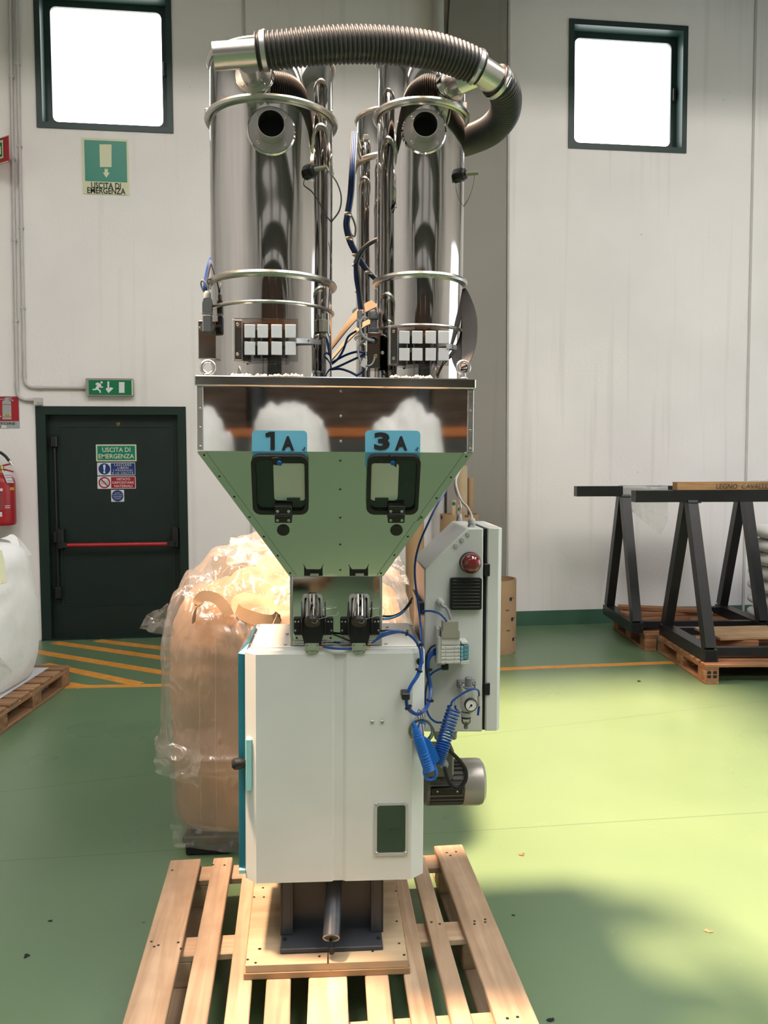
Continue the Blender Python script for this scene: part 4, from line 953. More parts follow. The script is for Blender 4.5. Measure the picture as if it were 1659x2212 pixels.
    # hinge
    for y0_, y1_ in ((1093, 1112), (1113.5, 1130)):
        A = SP(cx-12, y1_, -0.03); C = SP(cx+25, y0_, -0.03); BS(MB().cbox(A.x, C.x, -0.031, -0.003, A.z, C.z, 0.002), 'hinge_leaf', M_BLACK, slope)
    for k in range(5):
        A = SP(cx-12+k*7.4, 1112.8, -0.033); C = SP(cx-12+k*7.4+7, 1112.8, -0.033); BS(MB().cyl((A.x, -0.031, A.z), (C.x, -0.031, A.z), 0.0048, n=12), 'hinge_knuckle', M_BLACK, slope)
    for x in (cx-6, cx+18):
        for y in (1105, 1124): screw(slope, SLF, SP(x, y, -0.031), 0.0042, simple('screw_mint', (0.35, 0.45, 0.38), 0.4) if 'screw_mint' not in MATS else MATS['screw_mint'])
    A = SP(cx+6.5, 1145, 0); BS(MB().lathe([(0.0175, 0), (0.0175, 0.002), (0.016, 0.0035), (0.0001, 0.0035)], axm((A.x, 0, A.z), (0, -1, 0)), 28), 'plug', M_BLACK, slope, label='black round plug')
hopper_door(605.5, '1A', 1); hopper_door(850, '3A', -1)
for cx in (677, 775):
    w = 22
    BS(sl([(cx-w, 1222), (cx-w+1, 1221), (cx-w+7, 1231), (cx+w-7, 1231), (cx+w-1, 1221), (cx+w, 1222), (cx+w, 1244), (cx-w, 1244)], -0.002, 0.0), 'pocket_cutout', M_BLACKM, slope, smooth=0)
    for s in (-1, 1):
        BS(sl([(cx+s*w, 1221), (cx+s*w, 1244), (cx+s*(w-2), 1244), (cx+s*(w-2), 1225)], -0.006, 0.0), 'pocket_cheek', M_STEELG, slope, smooth=0)
    A = SP(cx+2, 1241, -0.004); BS(MB().cyl((A.x-0.012, -0.004, A.z), (A.x+0.012, -0.004, A.z), 0.004, n=10), 'pocket_pin', M_STEELB, slope)
# eye bolts on the lid
for x, ly in ((449.5, HY0+0.03), (1001, HY0+0.05)):
    c = P(x, 794, ly); e = B(MB().ring((c.x, ly, c.z), 0.0165, 0.0055, (0.15, -1, 0.05), 32, 10), 'eye_bolt', M_STEELD, label='galvanised lifting eye bolt')
    B(MB().lathe([(0.014, 0), (0.014, 0.006), (0.008, 0.010), (0.007, c.z-zl1-0.014)], Matrix.Translation((c.x, ly, zl1)), 16), 'eye_shank', M_STEELD, e)

# --- control cabinet, its door faces right
KY, KD = 0.13, 0.31
kp = [(916.5, 1581), (917, 1229), (1010, 1141), (1044.5, 1141), (1042, 1581)]
ctl = B(pprism(kp, KY, KY+KD), 'control_cabinet', M_WHITE, label='white control cabinet with slanted top', bevel=0.004, smooth=30)
a = P(1047.5, 1579, KY); b = P(1087, 1141, KY)
dr_ = B(MB().prismz([(a.x, KY+0.006), (a.x+0.003, KY), (b.x-0.012, KY), (b.x, KY+0.018), (b.x, KY+KD), (a.x, KY+KD)], a.z, b.z), 'cabinet_door', M_WHITE, ctl, smooth=20, bevel=0.002)
a2 = P(1044, 1578, KY); B(MB().box(a2.x-0.002, a.x+0.002, KY+0.006, KY+KD-0.01, a.z+0.002, b.z-0.002), 'door_seal', M_BLACKM, ctl, smooth=0)
for y in (1232, 1489): B(pbox(1046, y-14, 1059, y+13, KY-0.004, KY+0.02, 0.002), 'hinge', M_BLACK, ctl)
q = P(1087, 1270, KY+0.2); B(MB().cbox(b.x, b.x+0.012, KY+0.17, KY+0.20, P(1087, 1318, KY+0.18).z, P(1087, 1265, KY+0.18).z, 0.003), 'door_handle', M_BLACK, ctl, label='black door handle')
B(MB().cyl((b.x+0.006, KY+0.185, P(1087, 1262, KY+0.18).z), (b.x+0.018, KY+0.185, P(1087, 1256, KY+0.18).z), 0.006, n=10), 'handle_key', M_ZINC, ctl)
for x, y in ((1010.5, 1154.5), (998, 1167), (985, 1179.5)):
    q = P(x, y, KY); cp = B(MB().lathe([(0.0070, 0), (0.0070, 0.002), (0.006, 0.003), (0.0001, 0.003)], axm(q, (0, -1, 0)), 18), 'blanking_cap', M_GREYP, ctl)
q = P(1015, 1215, KY)
B(MB().lathe([(0.0325, 0), (0.0325, 0.010), (0.031, 0.012)], axm(q, (0, -1, 0)), 32), 'beacon_base', M_BLACK, ctl)
B(MB().lathe([(0.0305, 0.010), (0.0305, 0.024), (0.028, 0.034), (0.021, 0.043), (0.011, 0.048), (0.0001, 0.0495)], axm(q, (0, -1, 0)), 36), 'beacon_lens', M_RED, ctl, label='dark red beacon dome')
A = P(972, 1317.5, KY-0.012); C = P(1041, 1248.5, KY-0.012)
gr = B(MB().prism(rrect(A.x, C.x, A.z, C.z, 0.006), KY-0.014, KY), 'fan_grille', M_BLACK, ctl, label='black square fan grille')
sl_ = MB(); n = 9
for k in range(n):
    zz_ = A.z + (C.z-A.z)*(k+0.8)/(n+0.6); sl_.cbox(A.x+0.007, C.x-0.007, KY-0.017, KY-0.013, zz_-0.0022, zz_+0.0022, 0.001)
B(sl_, 'grille_slats', M_BLACK, ctl, smooth=0)
def gland(q, ax, s=1.0, mat=None, parent=None, name='cable_gland'):
    M_ = axm(q, ax); g = B(MB().lathe([(0.013*s, 0), (0.013*s, 0.005*s), (0.0115*s, 0.006*s), (0.0115*s, 0.010*s)], M_, 6), name, mat or M_GREYP, parent or ctl, smooth=20)
    B(MB().lathe([(0.0115*s, 0.009*s), (0.0115*s, 0.019*s), (0.009*s, 0.025*s), (0.006*s, 0.027*s)], M_, 12), 'gland_nut', mat or M_GREYP, parent or ctl); return g
zk = P(1010, 1141, KY).z
g1 = MF.fl(992, 1125, zk); g2 = MF.fl(1019, 1138, zk)
gland(g1, (0, 0, 1), 0.85); gland(g2, (0, 0, 1), 1.0)
q = P(950, 1300, KY); gland(q, (0, -1, 0), 1.05)
pts = [q+V(0, -0.026, 0), q+V(0.004, -0.045, -0.006)] + [P(x, y, KY-0.04) for x, y in ((964, 1313), (971, 1328), (975, 1345))]
B(MB().tube(spline(pts, 6), 0.0042, 10), 'signal_cable', M_GCABLE, ctl)
# cable duct between cabinet and control box
a = P(905, 1325, KY+0.02); b = P(917, 1303, KY+0.02)
dct = B(MB().hexa([P(905, 1303, KY+0.01), P(917, 1303, KY+0.01), P(917, 1286, KY+0.30), P(889, 1272, KY+0.30)], [P(905, 1330, KY+0.01), P(917, 1330, KY+0.01), P(917, 1330, KY+0.30), P(905, 1330, KY+0.30)]), 'cable_duct', M_WHITE, ctl, smooth=0)
B(pbox(905.5, 1303, 917, 1327, KY+0.004, KY+0.012, 0.001), 'duct_opening', M_BLACKM, ctl)
for yy in (1583,): 
    for x in (945, 980):
        q = P(x, 1580, KY+0.12); gland(q, (0, 0, -1), 0.95)
# --- valve manifold
VY = KY-0.062
vb = B(pbox(946, 1376, 992, 1434, VY, KY, 0.002), 'valve_manifold', M_MODW, label='white pneumatic valve manifold')
B(pbox(943, 1358, 951, 1436, VY+0.012, KY, 0.002), 'rail', M_GREYP, vb)
B(pbox(955, 1362, 993, 1378, VY-0.004, KY, 0.002), 'connector_base', M_BEIGEP, vb)
B(MB().prism([(v.x, v.z) for v in (P(x, y, VY-0.006) for x, y in ((957, 1343), (990, 1343), (990, 1362), (993, 1364), (993, 1378), (954, 1378), (954, 1364), (957, 1362)))], VY-0.008, VY+0.03), 'connector', M_BEIGEP, vb, smooth=0)
B(pbox(953, 1377, 994, 1394, VY-0.004, VY+0.01, 0.002), 'head_block', M_MODW, vb)
for k in range(5):
    y0 = 1395.5+k*7.8
    m_ = B(pbox(953, y0, 994, y0+7.1, VY-0.004, VY+0.02, 0.0012), 'valve_module', M_MODW, vb)
    for x in (962.5, 981.5, 990): screw(vb, MF, P(x, y0+3.5, VY-0.004), 0.0012, M_INK, 'module_screw')
    if k < 4:
        B(pbox(995, y0, 1001.5, y0+7.1, VY+0.004, KY, 0.001), 'valve_coil', simple('coil_blue', (0.17, 0.42, 0.52), 0.45) if 'coil_blue' not in MATS else MATS['coil_blue'], vb)
        B(pbox(1002, y0-2, 1013, y0+5.1, VY+0.004, KY, 0.001), 'valve_coil', M_TEALM, vb)
B(pbox(995, 1427, 1013, 1436, VY+0.004, KY, 0.001), 'end_plate', M_MODW, vb); B(pbox(997, 1387, 1012, 1392, VY+0.006, KY, 0.001), 'end_plate', M_MODW, vb)
eq = P(961, 1441, VY+0.02); B(MB().cbox(eq.x-0.011, eq.x+0.011, VY+0.012, VY+0.03, eq.z-0.008, eq.z+0.006, 0.003).cbox(eq.x+0.001, eq.x+0.010, VY+0.012, VY+0.028, eq.z+0.004, eq.z+0.016, 0.002), 'elbow_fitting', M_BLACK, vb)
# --- pressure regulator
GY = KY-0.05
rg = B(pbox(999, 1486, 1026, 1541, GY-0.012, KY-0.012, 0.006), 'pressure_regulator', M_GREYP, label='air pressure regulator with gauge')
B(pbox(988, 1471, 1028, 1487, KY-0.02, KY, 0.002), 'bracket', M_GREYD, rg)
for x in (994, 1023): screw(rg, MF, P(x, 1477, KY-0.02), 0.003, M_ZINC)
q0 = P(1012, 1486, GY); q1 = P(1012, 1463, GY)
B(MB().lathe([(0.0165, 0), (0.0165, 0.004), (0.0115, 0.005), (0.0115, (q1-q0).length-0.002), (0.010, (q1-q0).length)], axm(q0, (0, 0, 1)), 20), 'knob', M_GREYD, rg)
q = P(1016, 1521, GY-0.012)
B(MB().lathe([(0.0190, 0), (0.0190, 0.012), (0.0175, 0.014), (0.0165, 0.012), (0.0001, 0.012)], axm(q, (0.05, -1, 0)), 36), 'gauge_case', M_BLACK, rg)
q2 = q+V(0.0005, -0.0125, 0); B(MB().lathe([(0.0162, 0), (0.0001, 0.0003)], axm(q2, (0.05, -1, 0)), 36), 'gauge_dial', M_GAUGE, rg)
nd = Vector((-0.008, 0, -0.008)); B(MB().tube([q2+V(0.002, -0.001, 0.002), q2+nd+V(0, -0.001, 0)], [0.0014, 0.0005], 6), 'gauge_needle', M_INK, rg); B(MB().lathe([(0.0035, 0), (0.0035, 0.0016), (0.0001, 0.0016)], axm(q2+V(0, -0.0003, 0), (0.05, -1, 0)), 14), 'needle_hub', M_INK, rg)
tk = MB()
for k in range(13):
    a_ = R(225-270*k/12); d0 = Vector((math.cos(a_), 0, math.sin(a_))); tk.tube([q2+d0*0.0120+V(0, -0.0006, 0), q2+d0*0.0142+V(0, -0.0006, 0)], 0.0003, 4)
B(tk, 'gauge_scale', M_INK, rg)
q0 = P(1007, 1538, GY+0.004); L = (q0 - P(1007, 1564, GY+0.004)).length
B(MB().lathe([(0.0150, 0), (0.0150, L*0.35), (0.0140, L*0.4), (0.0140, L*0.8), (0.010, L*0.97), (0.006, L)], axm(q0, (0, 0, -1)), 24), 'filter_bowl', M_CLEAR, rg)
B(MB().lathe([(0.0152, 0), (0.0152, L*0.34)], axm(q0, (0, 0, -1)), 24), 'bowl_collar', M_GREYP, rg); B(MB().lathe([(0.0145, L*0.42), (0.0145, L*0.5)], axm(q0, (0, 0, -1)), 24), 'bowl_band', M_BLACK, rg)
B(MB().lathe([(0.0055, L*0.86), (0.0055, L*1.1), (0.0065, L*1.12), (0.0065, L*1.35), (0.004, L*1.4)], axm(q0, (0, 0, -1)), 12), 'drain', M_GREYD, rg)
for x, s in ((997, -1), (1028, 1)):
    q = P(x, 1513 if s < 0 else 1511, GY); B(MB().cyl(q, q+V(-s*0.010, 0, 0), 0.0045, n=10), 'brass_port', M_BRASS, rg)
q = P(1034.5, 1503, GY); qb = P(1035, 1525, GY); B(MB().cyl(q, qb, 0.0048, n=12), 'push_fitting', M_GREYP, rg)
qa = P(984, 1509, GY); B(MB().cyl(qa, P(984, 1523, GY), 0.0046, n=12), 'push_fitting', M_GREYP, rg)
B(MB().cyl(qb, P(1032.5, 1545, GY), 0.0034, n=10), 'air_tube', M_BTUBE, rg)
# --- motor at the right side, axis along x
MY = 0.30
c0 = P(916, 1690, MY); mr_ = pr(50, MY)
def mx(x): return P(x, 1690, MY).x
mo = B(MB().lathe([(mr_*0.88, 0), (mr_*0.88, mx(997)-c0.x)], axm(c0, (1, 0, 0)), 40), 'motor', M_MOTOR, label='grey electric motor with finned body')
fin = MB(); nf = 26
for k in range(nf):
    a_ = 2*math.pi*k/nf; d0 = Vector((0, math.cos(a_), math.sin(a_))); t0_ = Vector((0, -math.sin(a_), math.cos(a_)))*0.0016
    p0 = c0 + V(0.012, 0, 0); Lf = mx(994)-c0.x-0.012; r0, r1 = mr_*0.86, mr_*0.985
    fin.hexa([p0+d0*r0-t0_, p0+d0*r1-t0_, p0+d0*r1+t0_, p0+d0*r0+t0_], [v+V(Lf, 0, 0) for v in (p0+d0*r0-t0_, p0+d0*r1-t0_, p0+d0*r1+t0_, p0+d0*r0+t0_)])
B(fin, 'cooling_fins', M_MOTOR, mo, smooth=0)
B(MB().lathe([(mr_*0.95, 0), (mr_*1.0, 0.003), (mr_*1.0, 0.012)], axm(c0, (1, 0, 0)), 40), 'front_flange', M_MOTOR, mo)
Lc = mx(1045)-mx(996)
B(MB().lathe([(mr_*0.99, 0), (mr_*1.02, 0.002), (mr_*1.02, Lc*0.70), (mr_*0.97, Lc*0.86), (mr_*0.80, Lc*0.98), (mr_*0.5, Lc), (0.001, Lc)], axm((mx(996), c0.y, c0.z), (1, 0, 0)), 44), 'fan_cover', M_MOTORC, mo, label='smooth silver fan cover')
yf = MY - mr_
B(MB().cbox(mx(913), mx(970), yf-0.030, MY-mr_*0.3, P(940, 1672, yf).z, P(940, 1612, yf).z, 0.006), 'terminal_box', M_MOTOR, mo)
B(MB().cbox(mx(926), mx(992), yf-0.004, yf+0.02, P(940, 1717, yf).z, P(940, 1702, yf).z, 0.002), 'nameplate', M_BLACK, mo)
for x in (945, 988): screw(mo, MF, P(x, 1710, yf-0.004), 0.003, M_ZINC, 'rivet')
for x, y in ((953, 1684), (977, 1683), (933, 1711)): screw(mo, MF, P(x, y, yf+0.004), 0.003, M_BLACK)
gq = P(955, 1645, yf-0.035); gland(gq+V(0, 0.005, 0), (0.2, -1, -0.2), 1.2, M_GREYP, mo)
pts = [gq+V(0.004, -0.030, -0.006)] + [P(x, y, yf-0.07) for x, y in ((962, 1665), (968, 1685), (980, 1699), (995, 1699), (1006, 1684), (1006, 1664), (996, 1647), (982, 1632), (966, 1617))] + [P(955, 1606, yf-0.02)]
B(MB().tube(spline(pts, 6), 0.0062, 12), 'power_cable', M_BLACKM, mo, label='looped black power cable')

# --- blue air tubes bundled at the right side of the cabinet
def tubeset(name, paths, r, mat, parent, label=None, jit=0.0):
    for p in paths: B(MB().tube(spline(p, 8), r, 8), name, mat, parent, label)
ar = 0.0032
def path(l):  return [P(x, y, d) for x, y, d in l]
tubeset('air_tube', [path([(803+4*k, 1389-2*k, -0.01), (828, 1374-4*k, -0.02), (862, 1366-2*k, -0.02), (890, 1374+2*k, -0.005), (906, 1398+2*k, 0.0), (911-2*k, 1432, -0.005), (905-3*k, 1458, -0.02), (889-2.5*k, 1483, -0.035), (880-2*k, 1508, -0.04), (883-1.5*k, 1528+2*k, -0.035), (900, 1541+2*k, -0.02), (916+2*k, 1531+2*k, 0.0), (926+2*k, 1512, 0.04), (929+2*k, 1485, 0.07), (925+k, 1455, 0.08), (923+2*k, 1430, 0.08), (930+2*k, 1408+5*k, 0.085), (944, 1400+8*k, VY+0.03)]) for k in (0, 0.55, 1.1, 1.65)], 0.0029, M_BTUBE, mach, 'blue air tube')
B(MB().tube(spline(path([(822, 1363, TY-0.02), (845, 1362, -0.01), (870, 1366, -0.02)]), 6), 0.0026, 8), 'signal_wire', M_BLACK)
B(MB().tube(spline(path([(720, 1370, TY-0.01), (745, 1380, TY-0.03), (770, 1391, TY-0.02)]), 6), 0.003, 8), 'signal_wire', M_BLACK)
B(MB().tube(spline(path([(697, 1397, TY-0.03), (715, 1400, TY-0.04), (740, 1402, TY-0.04), (762, 1401, TY-0.03)]), 6), ar, 8), 'air_tube', M_BTUBE)
B(MB().tube(spline(path([(826, 1337, 0.10), (845, 1335, 0.14), (868, 1324, 0.20), (888, 1300, 0.3)]), 6), 0.004, 8), 'air_tube', simple('light_blue_tube', (0.10, 0.33, 0.62), 0.3))
B(MB().tube(spline(path([(826, 1331, 0.12), (850, 1330, 0.16), (872, 1318, 0.22), (890, 1292, 0.3)]), 6), 0.003, 8), 'signal_wire', M_BLACK)
B(MB().tube(spline(path([(964, 1058, 0.30), (945, 1090, 0.14), (925, 1130, 0.10), (906, 1175, 0.10), (897, 1215, 0.11), (897, 1255, 0.11), (903, 1300, 0.12), (908, 1345, 0.11), (911, 1392, 0.02), (913, 1430, 0.0)]), 8), ar, 8), 'air_tube', M_BTUBE, label='long blue air tube')
B(MB().tube(spline(path([(912, 1321, 0.12), (930, 1320, 0.09), (948, 1325, 0.07), (960, 1335, 0.06), (966, 1345, 0.065)]), 8), ar, 8), 'air_tube', M_BTUBE)
B(MB().tube(spline(path([(957, 1443, 0.09), (940, 1450, 0.09), (928, 1462, 0.09), (920, 1490, 0.09), (919, 1520, 0.09), (926, 1545, 0.09), (940, 1559, 0.09), (956, 1561, 0.08)]), 8), ar, 8), 'air_tube', M_BTUBE)
B(MB().tube(spline(path([(941, 1393, 0.09), (930, 1400, 0.09), (921, 1418, 0.09), (921, 1450, 0.085), (927, 1480, 0.075), (930, 1505, 0.06)]), 8), 0.003, 8), 'signal_wire', M_BLACK)
def tie(c, Rr, ax): B(MB().ring(c, Rr, 0.0014, ax, 20, 6, 2.0), 'cable_tie', M_BLACK)
tie(P(879, 1367, -0.02), 0.008, (1, 0, -0.3)); tie(P(908, 1393, 0.0), 0.010, (0, 0, 1)); tie(P(905, 1448, -0.01), 0.010, (0.4, 0, 1)); tie(P(927, 1447, 0.08), 0.009, (0, 0, 1)); tie(P(929, 1513, 0.04), 0.010, (0.2, 0, 1)); tie(P(882, 1528, -0.036), 0.010, (0.6, 0, -1))
B(pbox(868, 1498, 886, 1513, -0.048, -0.001, 0.003), 'tube_clip', M_BLACK, label='black tube clip')
q = P(907, 1428, 0.012); B(MB().cyl(q, q+V(0.0, -0.012, 0), 0.010, n=16), 'tube_clip', M_BLACK)
# white cables rising from the glands behind the hopper
B(MB().tube(spline([g1+V(0, 0, 0.02)] + path([(995, 1100, 0.28), (994, 1085, 0.30), (985, 1062, 0.33), (982, 1040, 0.36), (990, 1015, 0.40)]), 8), 0.0030, 8), 'signal_cable', M_WCABLE)
B(MB().tube(spline([g2+V(0, 0, 0.022)] + path([(1018, 1112, 0.20), (1010, 1096, 0.22), (998, 1083, 0.26), (988, 1060, 0.32), (985, 1036, 0.36), (996, 1010, 0.40)]), 8), 0.0038, 8), 'signal_cable', M_WCABLE)

# ------------------------------------------------------------------ air gun with coiled hose, hung by a tie
ag = thing('air_gun', 'blue plastic air gun with coiled blue hose hanging beside the cabinet', 'air gun', MF.M @ Matrix.Translation(P(920, 1680, 0.0)))
GA = -0.03
hd = path([(897, 1571, GA), (903, 1590, GA), (913, 1620, GA), (923, 1650, GA), (928, 1664, GA)])
B(MB().tube(spline(hd, 5), [0.008+0.009*min(1, k/7) for k in range(21)], 16), 'handle', M_BGUN, ag, label='ribbed blue handle')
rb = MB()
for k in range(16):
    q = spline(hd, 5)[4+k]; rb.ring(q+V(0, -0.001, 0), 0.0125+0.0035*min(1, k/8), 0.0012, (hd[-1]-hd[0]), 16, 5)
B(rb, 'handle_ribs', M_BGUN, ag)
B(MB().tube(path([(892.5, 1559, GA), (898, 1575, GA)]), [0.0035, 0.0075], 12), 'nozzle', M_BGUN, ag)
B(pprism([(905, 1577, ), (913, 1590), (930, 1601), (944, 1625), (950, 1640), (942, 1650), (934, 1650), (925, 1635), (915, 1610)], GA-0.006, GA+0.006), 'trigger', M_BGUN, ag, smooth=20)
B(MB().tube(spline(path([(917, 1658, GA), (917, 1672, GA), (924, 1683, GA), (936, 1683, GA), (942, 1674, GA), (940, 1660, GA), (936, 1650, GA)]), 6), 0.0045, 10), 'hook_loop', M_BGUN, ag)
B(MB().tube(spline(path([(907, 1590, GA-0.004), (904, 1572, GA), (907, 1560, GA), (914, 1561, GA), (919, 1565, GA)]), 5), 0.0028, 8), 'hanger_hook', M_BGUN, ag)
ctr = spline(path([(943, 1650, 0.0), (953, 1620, 0.0), (962, 1590, 0.02), (971, 1560, 0.04), (981, 1530, 0.06)]), 40)
ctr = resample(ctr, 0.0006); coil = []; turns = 22; rc = pr(14.5, 0.02)
dax = (ctr[-1]-ctr[0]).normalized(); u_ = dax.cross(V(0, 1, 0)).normalized(); w_ = dax.cross(u_)
nn_ = 22*18
for k in range(nn_+1):
    f = k/nn_; fi = f**1.0
    # turns bunch up towards the lower end
    s_ = (0.55*fi + 0.45*fi*fi); q = ctr[min(len(ctr)-1, int(s_*(len(ctr)-1)))]; a_ = 2*math.pi*22*f
    coil.append(q + (u_*math.cos(a_) + w_*math.sin(a_))*rc)
tail = path([(974, 1524, 0.05), (978, 1514, 0.05), (1000, 1498, 0.045), (1020, 1489, 0.04), (1033, 1491, 0.06), (1035, 1503, GY)])
B(MB().tube(coil, 0.0032, 8), 'coiled_hose', M_BTUBE, ag, label='coiled blue air hose')
B(MB().tube(spline([coil[-1]]+tail, 8), 0.0032, 8), 'hose_tail', M_BTUBE, ag)
B(MB().tube(spline([coil[-12]]+path([(984, 1530, GY), (984, 1521, GY)]), 6), 0.0032, 8), 'hose_tail', M_BTUBE, ag)
q = P(909, 1578, -0.006)
cr = thing('tube_coil', 'coil of clear plastic tube tied behind the blue air gun', 'tube coil', MF.M @ Matrix.Translation(q))
for k in range(3): B(MB().ring(q+V(0.002*k, -0.004+0.006*k, -0.002*k), pr(25, 0), 0.0042, (0.1*k, 1, 0.1), 40, 8), 'turn', M_CLEARY, cr)
B(MB().ring(P(908, 1548, -0.01), 0.020, 0.0012, (1, 0.3, 0.1), 24, 6), 'tie_wrap', M_BLACK, cr)
B(MB().tube(path([(908, 1542, -0.03), (913, 1575, GA-0.02), (915, 1590, GA-0.02)]), 0.0013, 6), 'tie_tail', M_BLACK, cr)

# ------------------------------------------------------------------ vacuum receivers standing on the lid
def rim(c, Rr, z, r=0.006, flat=1.0): return MB().ring((c.x, c.y, z), Rr, r, (0, 0, 1), 72, 8, flat)
def on_cyl(c, r, x, ysurf_y):   # point of the cylinder's front surface under pixel x,y
    o = MF.I @ CAMP; d = MF.I.to_3x3() @ ray(x, ysurf_y)
    A = d.x**2+d.y**2; Bq = 2*((o.x-c.x)*d.x+(o.y-c.y)*d.y); Cq = (o.x-c.x)**2+(o.y-c.y)**2-r*r
    t = (-Bq-math.sqrt(max(0, Bq*Bq-4*A*Cq)))/(2*A); q = o+d*t
    return q, Vector((q.x-c.x, q.y-c.y, 0)).normalized()
def port(parent, c, r, x, y, rfl, rp, L, ax=None, name='inlet_port', bolts=4, bore=True):
    q, nrm = on_cyl(c, r, x, y); ax = ax or nrm
    M_ = axm(q, nrm)
    g = B(MB().lathe([(rfl*1.10, -0.035), (rfl*1.08, 0.0), (rfl*1.02, 0.004)], M_, 40), name, M_STEEL, parent)
    B(MB().lathe([(rfl, 0.002), (rfl, 0.008), (rp*1.05, 0.0085)], M_, 40), 'flange', M_STEELB, g)
    B(MB().lathe([(rp, 0.006), (rp, L), (rp*0.93, L), (rp*0.93, 0.010)], M_, 32, caps=False), 'stub_pipe', M_STEELB, g)
    if bore: B(MB().lathe([(rp*0.93, 0.012), (0.0001, 0.0121)], M_, 24, caps=False), 'bore', M_HOLE, g)
    for k in range(bolts):
        a_ = R(45+360/bolts*k); s_ = M_ @ Vector((math.cos(a_)*rfl*0.82, math.sin(a_)*rfl*0.82, 0.008)); screw(g, MF, s_, 0.0045, M_ZINC, 'flange_bolt', nrm)
    return q, nrm, g
def receiver(name, label, pxc, half, yc, levels, top_y, zbot, front=True):
    r = pr(half, yc); cx = P(pxc, 450, yc).x
    c = Vector((cx, yc, zbot)); yfr = yc - r
    z = lambda y: P(pxc, y, yfr).z
    t = thing(name, label, 'vacuum receiver', MF.M @ Matrix.Translation(c), 'vacuum receivers on the hopper lid')
    zt_ = z(top_y)
    zc_ = z(levels[0]); zl_ = z(levels[1])
    M_ = Matrix.Translation((cx, yc, 0))
    B(MB().lathe([(r, zc_+0.004), (r, zt_-0.002), (r*0.99, zt_+0.004)], M_, 96, caps=False).lathe([(r*0.99, zt_+0.004), (r*0.7, zt_+0.03), (0.001, zt_+0.045)], M_, 96, caps=False), 'cover', M_STEEL, t, label='polished steel cover')
    B(MB().lathe([(r, zl_), (r, zc_-0.003)], M_, 96, caps=False), 'body', M_STEEL, t, label='mirror polished steel tube')
    B(MB().lathe([(r*0.995, zbot), (r*0.995, zl_+0.001)], M_, 96, caps=False), 'lower_shell', M_STEEL, t)
    B(rim(c, r+0.002, zt_+0.002, 0.006), 'top_rim', M_STEELB, t)
    B(rim(c, r+0.007, zc_, 0.0085), 'clamp_ring', M_STEELB, t, label='clamp ring')
    B(rim(c, r+0.005, zl_, 0.0085), 'joint_ring', M_STEELB, t)
    B(rim(c, r+0.002, z(levels[2]), 0.0045), 'bead', M_STEELB, t)
    return t, c, r, z
ZL = zl1
RY, RYB = 0.115, 0.60
rl, cl, rr_l, zlf = receiver('vacuum_receiver', 'wide polished steel receiver at front left with open inlet port', 587.5, 128, RY, (211, 589, 651), 84, ZL)
rrt, crt, rr_r, zrf = receiver('vacuum_receiver', 'slim polished steel receiver at front right, standing above door 3A', 908, 92.5, RY, (216, 592, 702), 96, ZL)
rbr, cbr, rr_b, zbr = receiver('vacuum_receiver', 'slim steel receiver half hidden behind the front right one', 847, 76.5, RYB, (333, 660, 720), 232, ZL)
rbl, cbl, rr_bl, zbl = receiver('vacuum_receiver', 'wide steel receiver hidden behind the front left one', 610, 100, RYB, (333, 660, 720), 232, ZL)
port(rl, cl, rr_l, 586, 283, pr(46, 0), pr(28, 0), 0.05)
port(rrt, crt, rr_r, 916, 284, pr(44, 0), pr(27, 0), 0.05)
def sensor(t, c, r, x, y, side=None):
    q, nrm = on_cyl(c, r, x, y)
    if side is not None: nrm = Vector(side).normalized()
    g = B(MB().lathe([(0.020, -0.004), (0.020, 0.012), (0.016, 0.013), (0.016, 0.022), (0.012, 0.024)], axm(q, nrm), 8), 'level_sensor', M_BLACK, t, label='black level sensor', smooth=20)
    return q, nrm, g
def sens_cable(t, q, nrm, g, d2, pts, r=0.0022, mat=None):
    e = q + nrm*0.024; d2 = Vector(d2).normalized()
    B(MB().cyl(e, e+d2*0.035, 0.006, n=10), 'sensor_plug', M_BEIGEP, g); 
    B(MB().tube(spline([e+d2*0.035]+pts, 8), r, 6), 'sensor_cable', mat or M_GCABLE, g)
q, nrm, g = sensor(rl, cl, rr_l, 668, 371)
sens_cable(rl, q, nrm, g, (1, -0.3, 0.12), path([(712, 372, -0.06), (728, 395, -0.02), (737, 425, 0.02), (733, 455, 0.05), (715, 480, 0.08)]))
q, nrm, g = sensor(rrt, crt, rr_r, 990, 379, (0.75, -0.65, 0))
sens_cable(rrt, q, nrm, g, (1, -0.2, 0.03), path([(1026, 378, 0.03), (1022, 402, 0.04), (1012, 430, 0.06), (1000, 448, 0.09)]), 0.0012, M_SAGE)
